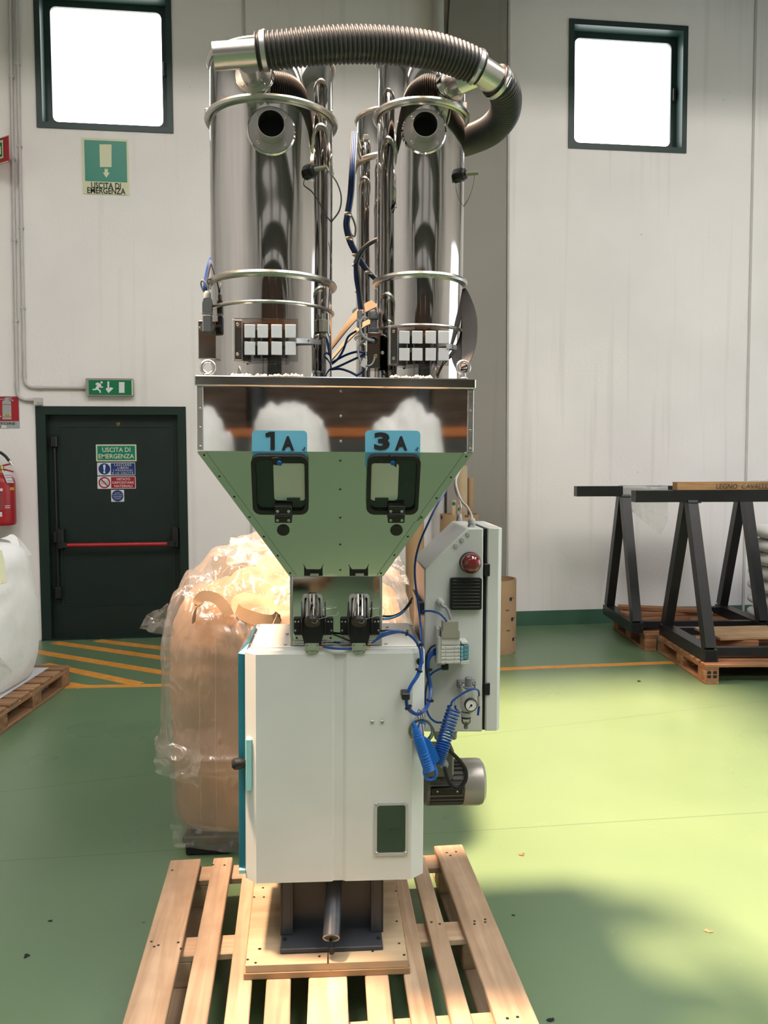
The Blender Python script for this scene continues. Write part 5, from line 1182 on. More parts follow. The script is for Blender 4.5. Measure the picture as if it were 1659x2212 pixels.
def sight_flap(t, c, r, x0, y0, x1, y1, pads, clampx):
    yf_ = c.y - r - 0.028
    A = P(x0, y1, yf_); C = P(x1, y0, yf_)
    g = B(MB().box(A.x, C.x, yf_, yf_+0.005, A.z, C.z), 'sight_flap', M_PERSP, t, label='clear acrylic sight flap', smooth=0)
    B(pbox(x0-3, y0+2, x0+18, y1-2, yf_+0.006, yf_+0.05, 0.001), 'side_bracket', M_STEELB, g)
    B(pbox(x0-2, y0, x0+2, y1, yf_-0.001, yf_+0.006, 0.001), 'edge_bar', M_GREYP, g)
    for yy in (y0+12, y1-14): screw(g, MF, P(x0+8, yy, yf_-0.001), 0.0042, M_ZINC, 'bolt')
    for px_, py_, pw, ph in pads:
        B(pbox(px_, py_, px_+pw, py_+ph, yf_-0.0025, yf_-0.0002, 0.001), 'pad', M_PAD, g, label='white square pad')
    a_ = P(x1-4, (y0+y1)/2+2, yf_-0.006); b_ = P(clampx, (y0+y1)/2+5, c.y-r*0.72)
    B(MB().ribbon([a_, a_.lerp(b_, 0.5)+V(0, -0.006, 0), b_], 0.013, 0.005, (0, 0, 1)), 'toggle_clamp', M_STEELD, g)
    screw(g, MF, a_.lerp(b_, 0.5)+V(0, -0.010, 0), 0.005, M_ZINC, 'clamp_pin')
    return g
sight_flap(rl, cl, rr_l, 505, 689, 644, 779, [(x, y, 23, 28.5) for x in (528, 556, 586, 616) for y in (701, 738)], 692)
sight_flap(rrt, crt, rr_r, 842, 704, 970, 788, [(x, y, 23, 27) for x in (862, 890, 919, 947) for y in (715, 752)], 985)
# spilled pellets at the foot of the receivers
def pellets(x0, x1, n, name, label, loc_x):
    mb = MB(); random.seed(n)
    for k in range(n):
        x = x0+(x1-x0)*random.random(); ly = HY0+0.012+0.02*random.random(); q = P(x, 800, ly); s = 0.0025+0.0035*random.random()
        mb.lathe([(s*0.4, 0), (s, s*0.5), (s*0.9, s*1.2), (s*0.3, s*1.8)], Matrix.Translation((q.x, ly, ZL)), 6)
    o = mb.build(name, M_PELLET, None, MF); o['kind'] = 'stuff'; o['label'] = label; o['category'] = 'pellets'; return o
pellets(500, 670, 60, 'spilled_pellets', 'white plastic crumbs lying on the lid below the left sight flap', 0)
pellets(840, 940, 45, 'spilled_pellets', 'white plastic crumbs lying on the lid below the right sight flap', 0)

# --- suction hose line
hs = thing('suction_hose', 'dark grey corrugated hose arching across the tops of the receivers', 'hose', MF.M @ Matrix.Translation(P(560, 112, -0.16)))
def corr(pts, R0, name, label=None, pitch=0.0115, amp=0.075):
    c = resample(spline(pts, 60), pitch/10); rs = []
    for k in range(len(c)):
        rs.append(R0*(1+amp*(abs(math.cos(math.pi*k/10))*1.7-0.9)))
    B(MB().tube(c, rs, 28), name, M_HOSE, hs, label, smooth=180); return c
HR = pr(35.5, -0.14)
TE = -0.150
ca = corr(path([(556, 112, TE), (610, 107, TE-0.005), (680, 100, TE-0.005), (750, 96, -0.15), (820, 97, -0.14), (890, 103, -0.13), (950, 114, -0.11), (1000, 131, -0.09), (1037, 149, -0.075)]), HR, 'hose_run', 'long corrugated hose')
cb_ = corr(path([(1068, 172, -0.05), (1084, 187, -0.03), (1093, 214, 0.02), (1088, 248, 0.09), (1062, 279, 0.17), (1025, 298, 0.26), (985, 310, 0.36), (940, 312, 0.44)]), HR*0.98, 'hose_run', 'hose bending round the right side', 0.0085, 0.06)
# left tee on the front-left receiver
q, nrm, g = port(rl, cl, rr_l, 549, 163, pr(38, 0), pr(27, 0), 0.012, name='suction_flange', bore=False)
tc = P(512, 121, TE)
ts = P(548, 160, TE+0.02)
pc = path([(462, 122, TE), (566, 114, TE)])
B(MB().tube([q, V(q.x-0.004, TE, P(540, 130, TE).z)], pr(26, -0.1), 28), 'tee_stub', M_STEELB, hs)
o_ = B(MB().tube(pc, pr(27.5, TE), 36, caps=False).tube(pc, pr(26, TE), 36, caps=False), 'tee_pipe', M_STEELB, hs, label='brushed steel tee pipe')
d_ = (pc[1]-pc[0]).normalized(); B(MB().cyl(pc[0]+d_*0.004, pc[0]+d_*0.006, pr(27, TE), n=32), 'tee_end_cap', M_STEELB, hs)
def clampb(c, d, Rr, up_=(0, 0.3, 1)):
    g = B(MB().tube([c-d*0.006, c+d*0.006], Rr, 36, caps=False).tube([c-d*0.006, c+d*0.006], Rr-0.0015, 36, caps=False), 'hose_clamp', M_STEELD, hs, label='galvanised hose clamp')
    u_ = Vector(up_); u_ = (u_-d*u_.dot(d)).normalized(); w_ = d.cross(u_); q_ = c+u_*(Rr+0.004)
    B(MB().tube([q_-w_*0.013, q_+w_*0.013], 0.0045, 8), 'clamp_screw', M_ZINC, g)
clampb(ca[16], (ca[20]-ca[12]).normalized(), HR*1.1)
# right coupling on the front-right receiver
pa = path([(1031, 148, -0.078), (1074, 176, -0.045)])
B(MB().tube(pa, pr(30, -0.07), 36), 'coupling_pipe', M_STEELB, hs, label='short steel coupling pipe')
clampb(ca[-13], (ca[-1]-ca[-13]).normalized(), HR*1.08, (-0.2, -0.8, -0.7)); clampb(cb_[13], (cb_[18]-cb_[6]).normalized(), HR*1.08, (0.2, -1, -0.3))
q, nrm, g = port(rrt, crt, rr_r, 976, 180, pr(36, 0), pr(26, 0), 0.02, name='suction_flange', bore=False)
B(MB().tube([q, P(1000, 176, -0.05), P(1040, 158, -0.06)], pr(24, 0), 24), 'coupling_stub', M_STEELB, hs)
# inlet on the rear receiver where the hose ends
B(MB().tube([cb_[-1], V(cbr.x, cbr.y, cb_[-1].z)], pr(30, 0.4), 24), 'tail_pipe', M_STEELB, hs)
# toggle latch at the left of the upper clamp ring
q = P(449, 247, RY-0.02); B(MB().cbox(q.x-0.008, q.x+0.012, q.y-0.012, q.y+0.012, q.z-0.014, q.z+0.014, 0.004), 'ring_latch', M_STEELD, rl); 
q = P(1004, 238, RY-0.02); B(MB().cbox(q.x-0.014, q.x+0.004, q.y-0.03, q.y+0.012, q.z-0.018, q.z+0.014, 0.004), 'ring_latch', M_STEELD, rrt)

# ------------------------------------------------------------------ boxes, connectors and cables on the lid
def jbox(name, label, x0, y0, x1, y1, ya, yb, mat): 
    t = thing(name, label, 'junction box', MF.M @ Matrix.Translation(P((x0+x1)/2, y1, ya))); B(pbox(x0, y0, x1, y1, ya, yb, 0.002), 'housing', mat, t); return t
bx_ = jbox('valve_box', 'steel valve box with grey multipin plug left of the wide receiver', 428, 693, 470, 775, 0.03, 0.11, M_STEELG)
for x, y in ((432, 709), (470, 738)): screw(bx_, MF, P(x, y, 0.028), 0.004, M_ZINC)
B(MB().prism([(v.x, v.z) for v in (P(x, y, 0.02) for x, y in ((433, 704), (437, 699), (460, 699), (464, 706), (462, 714), (457, 720), (440, 720), (434, 714)))], 0.012, 0.03), 'plug_base', M_GREYD, bx_, smooth=0)
B(pbox(437, 679, 457, 717, 0.006, 0.03, 0.003), 'multipin_plug', M_GREYD, bx_); B(pbox(435, 673, 459, 679, 0.010, 0.03, 0.002), 'plug_lock', M_STEELD, bx_)
B(MB().prism([(v.x, v.z) for v in (P(x, y, 0.01) for x, y in ((437, 674), (457, 674), (458, 655), (456, 645), (440, 645), (437, 655)))], 0.008, 0.03), 'plug_hood', M_GREYD, bx_, smooth=0)
B(MB().lathe([(0.010, 0), (0.010, 0.014), (0.007, 0.02)], axm(P(448, 645, 0.02), (0, 0, 1)), 12), 'gland', M_GREYP, bx_)
for k, (m_, dx) in enumerate(((M_BTUBE, 0), (M_BTUBE, 3), (M_BLACK, 5))):
    B(MB().tube(spline(path([(444+dx, 640, 0.03), (441+dx, 620, 0.03), (445+dx, 590, 0.05), (452+dx, 562, 0.08), (459, 550, 0.13)]), 6), 0.003, 8), 'air_tube', m_, bx_)
B(MB().tube(spline(path([(450, 632, 0.02), (448, 618, 0.02), (438, 606, 0.02), (434, 614, 0.025), (440, 630, 0.03)]), 6), 0.0025, 8), 'signal_cable', M_GCABLE, bx_)
B(pbox(466, 672, 484, 720, 0.06, 0.10, 0.004), 'coil_block', M_BLACK, bx_)
b2 = jbox('valve_box', 'steel terminal box with grey cables between the receivers', 793, 718, 822, 795, 0.02, 0.10, M_STEELG)
q = P(808, 735, 0.02); B(MB().ring(q, 0.009, 0.003, (0, 1, 0), 20, 8), 'grommet', M_BLACK, b2); B(MB().cyl(q, q+V(0, -0.001, 0), 0.009, n=20), 'grommet_hole', M_HOLE, b2)
screw(b2, MF, P(811, 770, 0.02), 0.006, M_BRASS, 'brass_boss')
screw(b2, MF, P(826, 762, 0.03), 0.005, M_ZINC)
B(MB().lathe([(0.013, 0), (0.013, 0.010), (0.010, 0.012), (0.010, 0.035), (0.014, 0.037), (0.014, 0.05), (0.009, 0.058)], axm(P(807, 718, 0.06), (0, 0, 1)), 10), 'plug', M_GREYD, b2)
for l_ in ([(808, 735, 0.012), (795, 732, -0.005), (783, 722, -0.01), (777, 705, -0.005), (780, 692, 0.0), (788, 683, 0.01), (786, 670, 0.02)],
           [(808, 737, 0.012), (796, 735, -0.008), (785, 727, -0.012), (779, 712, -0.008), (777, 698, 0.0), (772, 690, 0.02)]):
    B(MB().tube(spline(path(l_), 8), 0.0032, 8), 'signal_cable', M_GCABLE, b2)
B(MB().tube(spline(path([(810, 772, 0.012), (805, 785, 0.0), (795, 791, -0.01), (782, 786, -0.015), (775, 770, -0.01), (774, 750, 0.0), (782, 738, 0.01), (795, 732, 0.0)]), 8), 0.003, 8), 'signal_cable', M_GCABLE, b2)
q = P(786, 782, -0.02); MB().hexa([q+V(-0.010, 0, -0.010), q+V(0.004, 0, -0.016), q+V(0.010, 0, 0.006), q+V(-0.002, 0, 0.012)], [v+V(0, 0.001, 0) for v in (q+V(-0.010, 0, -0.010), q+V(0.004, 0, -0.016), q+V(0.010, 0, 0.006), q+V(-0.002, 0, 0.012))]).build('cable_tag', M_SWHITE, b2, MF, smooth=0)
# cable and tube harness between the receivers
hr = thing('tube_harness', 'blue and white tubes tied together between the two front receivers', 'tube bundle', MF.M @ Matrix.Translation(P(775, 700, 0.25)))
hy = 0.30
for dx, m_, r_ in ((0, M_BTUBE, 0.0042), (4, M_BTUBE, 0.0042), (-3.5, M_BLACK, 0.003), (7, M_WCABLE, 0.003)):
    B(MB().tube(spline(path([(764+dx, 285, hy+0.05), (760+dx, 360, hy), (756+dx, 420, hy), (750+dx, 460, hy), (747+dx, 488, hy), (755+dx, 522, hy), (770+dx, 552, hy), (788+dx, 580, hy), (812+dx, 605, hy)]), 8), r_, 8), 'air_tube', m_, hr)
for dx, m_, r_ in ((0, M_BTUBE, 0.0048), (5, M_BLACK, 0.003), (9, M_WCABLE, 0.0028)):
    B(MB().tube(spline(path([(818, 517, hy-0.08), (795+dx, 530-dx, hy-0.08), (776+dx, 548-dx*0.5, hy-0.08), (768+dx*0.6, 570, hy-0.08), (768+dx, 600, hy-0.09), (773+dx*0.8, 632, hy-0.10), (777+dx, 668, hy-0.12)]), 8), r_, 8), 'air_tube', m_ if dx else M_BTUBE, hr)
B(MB().tube(spline(path([(818, 514, hy-0.085), (795, 526, hy-0.085), (776, 545, hy-0.085), (766, 568, hy-0.085)]), 8), 0.0045, 8), 'signal_cable', M_GCABLE, hr)
B(MB().tube(spline(path([(752, 460, hy), (760, 468, hy), (768, 490, hy), (766, 510, hy), (758, 505, hy), (753, 485, hy), (752, 465, hy)]), 8), 0.0032, 8), 'signal_cable', M_WCABLE, hr)
for x, y in ((750, 462), (753, 515), (767, 552), (795, 589), (766, 574), (772, 631)): B(MB().ring(P(x+2, y, hy-0.02), 0.011, 0.0014, (0.2, 0, 1), 18, 6, 2), 'cable_tie', M_WCABLE, hr)
B(pbox(772, 670, 783, 705, 0.12, 0.15, 0.002), 'plug', M_GREYP, hr)
B(pbox(785, 290, 797, 300, 0.40, 0.43, 0.002), 'fitting', M_ZINC, hr)
for y in (292, 316): 
    q = P(770, y, hy+0.05); B(MB().cyl(q, q+V(0.015, 0.1, 0), 0.006, n=10).cyl(q+V(-0.006, 0, -0.006), q+V(0.004, 0, 0.006), 0.006, n=8), 'elbow_fitting', M_ZINC, hr)
# blue tubes lying behind on the lid
for l_ in ([(770, 715, 0.14), (752, 728, 0.15), (742, 755, 0.15), (730, 775, 0.16), (714, 788, 0.17)], [(788, 762, 0.10), (770, 760, 0.12), (745, 768, 0.15), (714, 785, 0.17)], [(788, 766, 0.10), (765, 776, 0.14), (735, 790, 0.16), (712, 799, 0.18)], [(714, 798, 0.16), (735, 797, 0.14), (755, 803, 0.12), (772, 812, 0.11)], [(788, 797, 0.10), (780, 805, 0.10), (770, 811, 0.10)], [(700, 722, 0.04), (708, 740, 0.05), (713, 765, 0.07), (712, 790, 0.1)]):
    B(MB().tube(spline(path(l_), 8), 0.0035, 8), 'air_tube', M_BTUBE, hr)
# lifting straps
st1 = MB().ribbon(spline(path([(810, 655, 0.32), (780, 672, 0.30), (750, 705, 0.28), (722, 742, 0.27), (700, 770, 0.28)]), 6), 0.036, 0.003, (0.2, 0.6, 0.7))
solo(st1, 'lifting_strap', M_STRAPB, MF.M @ P(760, 700, 0.28), 'beige webbing strap slung between the rear receivers', 'strap', 'lifting straps', MF)
st2 = MB().ribbon(spline(path([(815, 690, 0.34), (785, 702, 0.33), (755, 730, 0.31), (725, 765, 0.3), (705, 790, 0.30)]), 6), 0.030, 0.003, (0.2, 0.7, 0.6))
solo(st2, 'lifting_strap', M_STRAPB, MF.M @ P(760, 740, 0.31), 'lower beige webbing strap behind the blue tubes', 'strap', 'lifting straps', MF)
st3 = MB().ribbon(spline(path([(999, 625, 0.12), (1006, 650, 0.10), (1014, 690, 0.06), (1014, 740, 0.02), (1008, 775, -0.03), (1002, 798, -0.075)]), 8), lambda f: 0.018+0.026*math.sin(math.pi*min(1, f*1.1)), 0.004, (1, -0.35, 0.1))
st3.ribbon(spline(path([(1002, 798, -0.06), (990, 775, 0.0), (985, 740, 0.06), (992, 690, 0.10), (999, 640, 0.13)]), 8), 0.035, 0.004, (1, -0.5, 0.1))
solo(st3, 'lifting_strap', M_STRAP, MF.M @ P(1005, 800, -0.03), 'grey webbing strap hanging through the right eye bolt', 'strap', 'lifting straps', MF)
q = P(695, 700, 0.0); b3 = thing('terminal_block', 'small beige terminal block on the wide receiver', 'connector', MF.M @ Matrix.Translation(q))
qq, nn2 = on_cyl(cl, rr_l, 693, 705)
Mt = Frame(MF.M @ axm(qq, nn2)); MB().cbox(-0.012, 0.012, -0.018, 0.018, 0.0, 0.018, 0.002).build('block', M_BEIGEP, b3, Mt)
for k in range(3): MB().cyl((0.004*(k-1)*1.6, 0.018, 0.009), (0.004*(k-1)*1.6, 0.034, 0.009), 0.0018, n=6).build('pin', M_ZINC, b3, Mt)

# ------------------------------------------------------------------ pallet under the blender and the plywood pad
PZ = 0.145
_pc = at_depth(720, 1040, 2.6); 
PLF = Frame(Matrix.Translation((_pc.x, _pc.y, 0)) @ Matrix.Rotation(R(-1.6), 4, 'Z'))
pal = thing('pallet', 'new pine pallet carrying the blender', 'pallet', PLF.M)
def plp(x, y, z=PZ): return PLF.fl(x, y, z)
T = 0.022
def lboard(xn0, xn1, yn, xf0, xf1, yf, name='deck_board'):
    # deck board given by its left/right edge at a near and a far pixel row
    a, b = plp(xn0, yn), plp(xn1, yn); c, d = plp(xf0, yf), plp(xf1, yf)
    m0 = (a+b)/2; m1 = (c+d)/2; dr = (m1-m0).normalized()
    W = ((b-a).length+(d-c).length)/2
    near = m0 + dr*((1.95-2.6) - m0.y)/dr.y; far = m1
    L = (far-near).length; ctr = (near+far)/2 - V(0, 0, T/2)
    ang = math.atan2(dr.y, dr.x); return board(name, M_WOOD, pal, PLF.M @ Matrix.Translation(ctr) @ Matrix.Rotation(ang, 4, 'Z'), L, W, T)
# measured in the photograph: near row y=2212, far row at each board's end
lboard(263, 356, 2212, 370, 433, 1856); lboard(388, 446, 2212, 462, 502, 1852); 
lboard(479, 541, 2212, 528, 560, 1880); lboard(570, 625, 2212, 592, 634, 1870)
lboard(664, 752, 2212, 676, 742, 1868); lboard(796, 850, 2212, 772, 812, 1862)
lboard(891, 943, 2212, 832, 872, 1858); lboard(978, 1022, 2212, 884, 918, 1850); lboard(1074, 1166, 2212, 937, 999, 1825)
yb_ = plp(700, 1872).y
pw = 0.57
x_l = plp(405, 2040).x - 0.10; x_r = plp(1020, 2000).x + 0.08
for ya_ in (1890, 2046, 2290):
    q0 = plp(430, ya_, PZ-T); yc_ = plp(700, ya_ - (12 if ya_ < 2200 else 40), PZ-T).y + 0.02
    board('cross_board', M_WOOD, pal, PLF.M @ Matrix.Translation(((x_l+x_r)/2, yc_, PZ-T-0.011)), x_r-x_l, 0.10, 0.022)
    for xx in (x_l+0.06, (x_l+x_r)/2, x_r-0.06):
        board('block', M_WOOD, pal, PLF.M @ Matrix.Translation((xx, yc_, 0.022+(PZ-2*T-0.022)/2)), 0.11, 0.10, PZ-2*T-0.022)
for xx in (x_l+0.06, (x_l+x_r)/2, x_r-0.06):
    board('bottom_board', M_WOOD, pal, PLF.M @ Matrix.Translation((xx, 0.0, 0.011)) @ Matrix.Rotation(R(90), 4, 'Z'), 1.22, 0.10, 0.022)
nl = MB()
for x, y in ((327, 2034), (333, 2045), (342, 2042), (385, 2036), (391, 2049), (1025, 1990), (1048, 1986), (1025, 1996), (1048, 1992), (965, 1842), (985, 1840), (973, 1848), (372, 1880), (460, 1868), (485, 1869), (1096, 2200), (1118, 2197), (932, 1992), (950, 1996)):
    q = plp(x, y); nl.cyl(q, q+V(0, 0, 0.0008), 0.0045, n=8)
o = nl.build('nail_heads', M_BLACK, pal, PLF); o['kind'] = 'stuff'
# plywood pad, two layers
PF = Frame(MF.M @ Matrix.Rotation(R(-0.62), 4, 'Y'))
pad = thing('plywood_pad', 'two layered plywood pad between blender and pallet', 'board', PLF.M @ Matrix.Translation((0, 0, PZ)))
def layer(pts, z0, z1, mat, name):
    Q = [WF.fl(x, y, z1) for x, y in pts]; mb = MB().add([(q.x, q.y, z0) for q in Q] + [(q.x, q.y, z1) for q in Q], [(3,2,1,0),(4,5,6,7),(0,1,5,4),(1,2,6,5),(2,3,7,6),(3,0,4,7)])
    return mb.build(name, mat, pad, smooth=0, bevel=0.0015)
layer([(526, 2104), (886, 2091), (856, 1895), (548, 1900)], PZ+0.0003, PZ+0.0185, M_PLYE, 'lower_sheet')
up_s = layer([(530, 2086), (881, 2074), (852, 1893), (551, 1898)], PZ+0.0188, 0.1855, M_PLY, 'upper_sheet')
nl = MB()
for x, y in ((535, 2073), (562, 2050), (560, 2050), (552, 2080), (568, 1918), (570, 1938), (873, 2063), (862, 2038), (855, 1925), (857, 1990), (549, 1938), (690, 2066), (805, 2055)):
    q = WF.fl(x, y, 0.1855); nl.cyl(q, q+V(0, 0, 0.0008), 0.004, n=8)
o = nl.build('nail_heads', M_BLACK, pad); o['kind'] = 'stuff'
q = [WF.fl(x, y, 0.1857) for x, y in ((707.5, 2056), (709.5, 2056), (710.5, 2081), (706.5, 2081))]; 
MB().hexa(q, [v+V(0, 0, 0.0004) for v in q]).build('split', M_INK, pad, smooth=0)

# ------------------------------------------------------------------ bulk bags
def sup(a, n):   # superellipse radius
    c, s = abs(math.cos(a)), abs(math.sin(a)); return (c**n + s**n)**(-1.0/n)
def bagmesh(rx, ry, prof, sq, namp, nscale, seed, na=72, fine=4, crease=0.0, stretch=(1, 1, 1)):
    # prof: [(z, r)] dense profile -> grid with noise
    pr_ = []
    P_ = spline([V(r, 0, z) for z, r in prof], fine)
    vs_ = []; fs_ = []
    for i, q in enumerate(P_):
        for k in range(na):
            a = 2*math.pi*k/na; rr = sup(a, sq)*q.x; x, y, z = rx*rr*math.cos(a), ry*rr*math.sin(a), q.z
            n1 = noise.fractal(V(x*nscale*stretch[0]+seed, y*nscale*stretch[1], z*nscale*stretch[2]), 1.0, 2.0, 4)
            n2 = 1-abs(noise.noise(V(x*nscale*0.7*stretch[0]+seed*2, y*nscale*0.7*stretch[1], z*nscale*0.9*stretch[2])))*2
            d = 1 + namp*n1 + crease*n2
            vs_.append((x*d, y*d, z + (namp*n1*0.25 if 0 < i < len(P_)-1 else 0)))
    m = len(P_)
    for i in range(m-1):
        for k in range(na): fs_.append((i*na+k, i*na+(k+1) % na, (i+1)*na+(k+1) % na, (i+1)*na+k))
    fs_ += [tuple(range(na-1, -1, -1)), tuple(range((m-1)*na, m*na))]
    return MB().add(vs_, fs_)
# beige bag in clear film behind the blender
bc = camxy(-0.425, 3.80)
BF = Frame(Matrix.Translation(bc) @ Matrix.Rotation(R(-4), 4, 'Z'))
zb0 = 0.085
bag = thing('bulk_bag', 'beige bulk bag in crumpled clear film behind the blender', 'bulk bag', BF.M @ Matrix.Translation((0, 0, zb0)))
def bp(x, y, ly): return BF.px(x, y, ly)
def crumpled(rx, prof, sq, seed, zc, na, fine, a_low, a_top, fold, z_hump, base_keep=True):
    # upright bag or sheet whose wrinkles grow above the height zc
    P_ = spline([V(r, 0, z) for z, r in prof], fine); vs_ = []; fs_ = []
    for i, q in enumerate(P_):
        w = min(1, max(0, (q.z-zc)/0.15)); f = min(1, i/4)
        for k in range(na):
            a = 2*math.pi*k/na; rr = sup(a, sq)*q.x*rx; x, y, z = rr*math.cos(a), rr*math.sin(a), q.z
            n1 = noise.fractal(V(x*2.6+seed, y*2.6, z*1.2), 1.0, 2.0, 5)
            n2 = 1-2*abs(noise.noise(V(x*6.5+seed*2, y*6.5, z*1.6)))
            n3 = 1-2*abs(noise.noise(V(x*4+seed, y*4+z*5, z*7)))
            d = 1 + f*((a_low*(1-w)+a_top*w)*n1 + fold*(0.5*(1-w)+0.9*w)*(n2*0.6+n3*0.6))
            zz_ = z + w*(a_top*1.1*n1 + fold*2.2*n3*q.x + z_hump*math.sin(a+0.5)*(0.4+0.6*q.x))
            vs_.append((x*d, y*d, zz_))
    m = len(P_)
    for i in range(m-1):
        for k in range(na): fs_.append((i*na+k, i*na+(k+1) % na, (i+1)*na+(k+1) % na, (i+1)*na+k))
    return MB().add(vs_, fs_)
H = [(zb0, 0.44), (zb0+0.012, 0.485), (zb0+0.06, 0.50), (0.35, 0.505), (0.55, 0.515), (0.75, 0.515), (0.88, 0.505), (0.96, 0.475), (1.01, 0.42), (1.05, 0.34), (1.09, 0.25), (1.13, 0.15), (1.15, 0.06), (1.155, 0.003)]
mb = crumpled(1.0, H, 4.2, 1.0, 0.90, 128, 7, 0.010, 0.085, 0.022, 0.03)
mb.build('bag_body', M_BAGO, bag, BF, smooth=180, label='beige woven bag')
# webbing loops on the bag top
MB().ribbon(spline([bp(512, 1316, -0.47), bp(524, 1326, -0.50), bp(545, 1334, -0.52), bp(570, 1341, -0.53), bp(592, 1341, -0.52), bp(602, 1330, -0.50), bp(594, 1352, -0.53)], 8), lambda f: 0.052 if f < 0.8 else 0.03, 0.004, (0, 0.25, 1)).build('lifting_loop', M_WEBB, bag, BF, label='tan webbing loop')
MB().ribbon(spline([bp(418, 1345, -0.52), bp(424, 1310, -0.52), bp(438, 1288, -0.50), bp(466, 1292, -0.49), bp(486, 1312, -0.50), bp(494, 1330, -0.51)], 8), 0.042, 0.004, (0.2, 0.5, 1)).build('lifting_loop', M_WEBB, bag, BF)
# clear film: skirt gathered near the bottom, shoulders, billowing top
Hf = [(0.10, 0.492), (0.125, 0.512), (0.2, 0.518), (0.30, 0.522), (0.35, 0.535), (0.385, 0.565), (0.425, 0.576), (0.46, 0.562), (0.55, 0.548), (0.75, 0.545), (0.88, 0.535), (0.97, 0.510), (1.04, 0.465), (1.10, 0.40), (1.15, 0.32), (1.20, 0.22), (1.235, 0.12), (1.25, 0.02)]
fm = crumpled(1.0, Hf, 4.4, 9.0, 0.90, 200, 8, 0.012, 0.10, 0.028, 0.035)
fm.build('film_wrap', M_FILM, bag, BF, smooth=180, label='crumpled clear film')
def flap(pts, n, seed, amp, name, mat, parent, fr):
    # wrinkled sheet between four corners
    a, b, c, d = [Vector(p) for p in pts]; vs_ = []; fs_ = []
    for j in range(n):
        for i in range(n):
            u, v = i/(n-1), j/(n-1); p = (a*(1-u)+b*u)*(1-v) + (d*(1-u)+c*u)*v
            w = noise.fractal(p*9+V(seed, 0, 0), 1.0, 2.0, 4); w2 = 1-2*abs(noise.noise(p*14+V(0, seed, 0)))
            e = noise.noise(V(u*4+seed, v*4, seed))*0.5*amp*(1 if 0.02 < v else 0.3)
            vs_.append(p+V(amp*w*0.6+e, -amp*abs(w)-amp*0.5*w2, amp*w2*0.4+e))
    fs_ = [(j*n+i, j*n+i+1, (j+1)*n+i+1, (j+1)*n+i) for j in range(n-1) for i in range(n-1)]
    return MB().add(vs_, fs_).build(name, mat, parent, fr, smooth=180, label='loose crumpled film')
flap([bp(303, 1360, -0.40), bp(378, 1378, -0.50), bp(374, 1305, -0.48), bp(330, 1318, -0.42)], 18, 3, 0.03, 'film_tail', M_FILM, bag, BF)
flap([bp(376, 1300, -0.42), bp(440, 1285, -0.44), bp(440, 1245, -0.38), bp(392, 1248, -0.38)], 16, 5, 0.03, 'film_tail', M_FILM, bag, BF)
flap([bp(336, 1670, -0.52), bp(440, 1705, -0.58), bp(440, 1630, -0.575), bp(338, 1590, -0.51)], 24, 8, 0.035, 'film_tail', M_FILM, bag, BF)
flap([bp(378, 1828, -0.50), bp(525, 1845, -0.525), bp(525, 1790, -0.53), bp(368, 1780, -0.50)], 24, 9, 0.02, 'film_tail', M_FILM, bag, BF)
flap([bp(492, 1215, 0.05), bp(650, 1240, -0.05), bp(650, 1165, 0.15), bp(500, 1166, 0.18)], 30, 11, 0.05, 'film_tail', M_FILMW, bag, BF)
flap([bp(838, 1250, 0.0), bp(884, 1268, 0.0), bp(868, 1200, 0.1), bp(848, 1196, 0.1)], 16, 12, 0.03, 'film_tail', M_FILM, bag, BF)
for x in (432, 466):
    MB().tube([bp(x, 1380, -0.545), bp(x-1, 1600, -0.572), bp(x+3, 1800, -0.522)], 0.0010, 5).build('film_seam', M_FILM, bag, BF)
# black plastic pallet below
bpl = thing('plastic_pallet', 'black plastic pallet under the beige bulk bag', 'pallet', BF.M)
MB().cbox(-0.43, 0.50, -0.49, 0.50, 0.055, 0.083, 0.006).build('deck', M_BLACKM, bpl, BF)
for i in range(3):
    for j in range(3): MB().cbox(-0.42+0.36*i, -0.42+0.36*i+0.18, -0.48+0.38*j, -0.48+0.38*j+0.18, 0.0, 0.056, 0.006).build('foot', M_BLACKM, bpl, BF)
# white bulk bag at the left edge
wc = camxy(-2.76, 5.36); WBF = Frame(Matrix.Translation(wc) @ Matrix.Rotation(R(-6.5), 4, 'Z'))
def euro(name, label, fr, mat, nx, Lx, Ly, group=None, zt=0.144, nb=7):
    # pallet: boards along x, three rows of blocks; origin at its middle
    t = thing(name, label, 'pallet', fr.M, group)
    w = Ly/(nb*1.28)
    for k in range(nb):
        yy = -Ly/2 + w/2 + (Ly-w)*k/(nb-1); board('deck_board', mat, t, fr.M @ Matrix.Translation((0, yy, zt-0.011)), Lx, w, 0.022)
    for i in range(3):
        xx = -Lx/2+0.05 + (Lx-0.1)*i/2
        board('stringer', mat, t, fr.M @ Matrix.Translation((xx, 0, zt-0.033)) @ Matrix.Rotation(R(90), 4, 'Z'), Ly, 0.10, 0.022)
        board('bottom_board', mat, t, fr.M @ Matrix.Translation((xx, 0, 0.011)) @ Matrix.Rotation(R(90), 4, 'Z'), Ly, 0.10, 0.022)
        for j in range(3):
            board('block', mat, t, fr.M @ Matrix.Translation((xx, -Ly/2+0.07+(Ly-0.14)*j/2, 0.022+(zt-0.066)/2)), 0.10, 0.14, zt-0.066)
    return t
wp = euro('pallet', 'worn wooden pallet under the white bulk bag at left', WBF, M_WOODD, 3, 0.95, 1.16)
wb = thing('bulk_bag', 'white woven bulk bag on the worn pallet at the left edge', 'bulk bag', WBF.M @ Matrix.Translation((0, 0, 0.146)))
Hw = [(0.146, 0.40), (0.17, 0.45), (0.30, 0.485), (0.50, 0.50), (0.70, 0.49), (0.85, 0.47), (0.95, 0.45), (1.02, 0.42), (1.06, 0.36), (1.085, 0.24), (1.10, 0.12), (1.105, 0.01)]
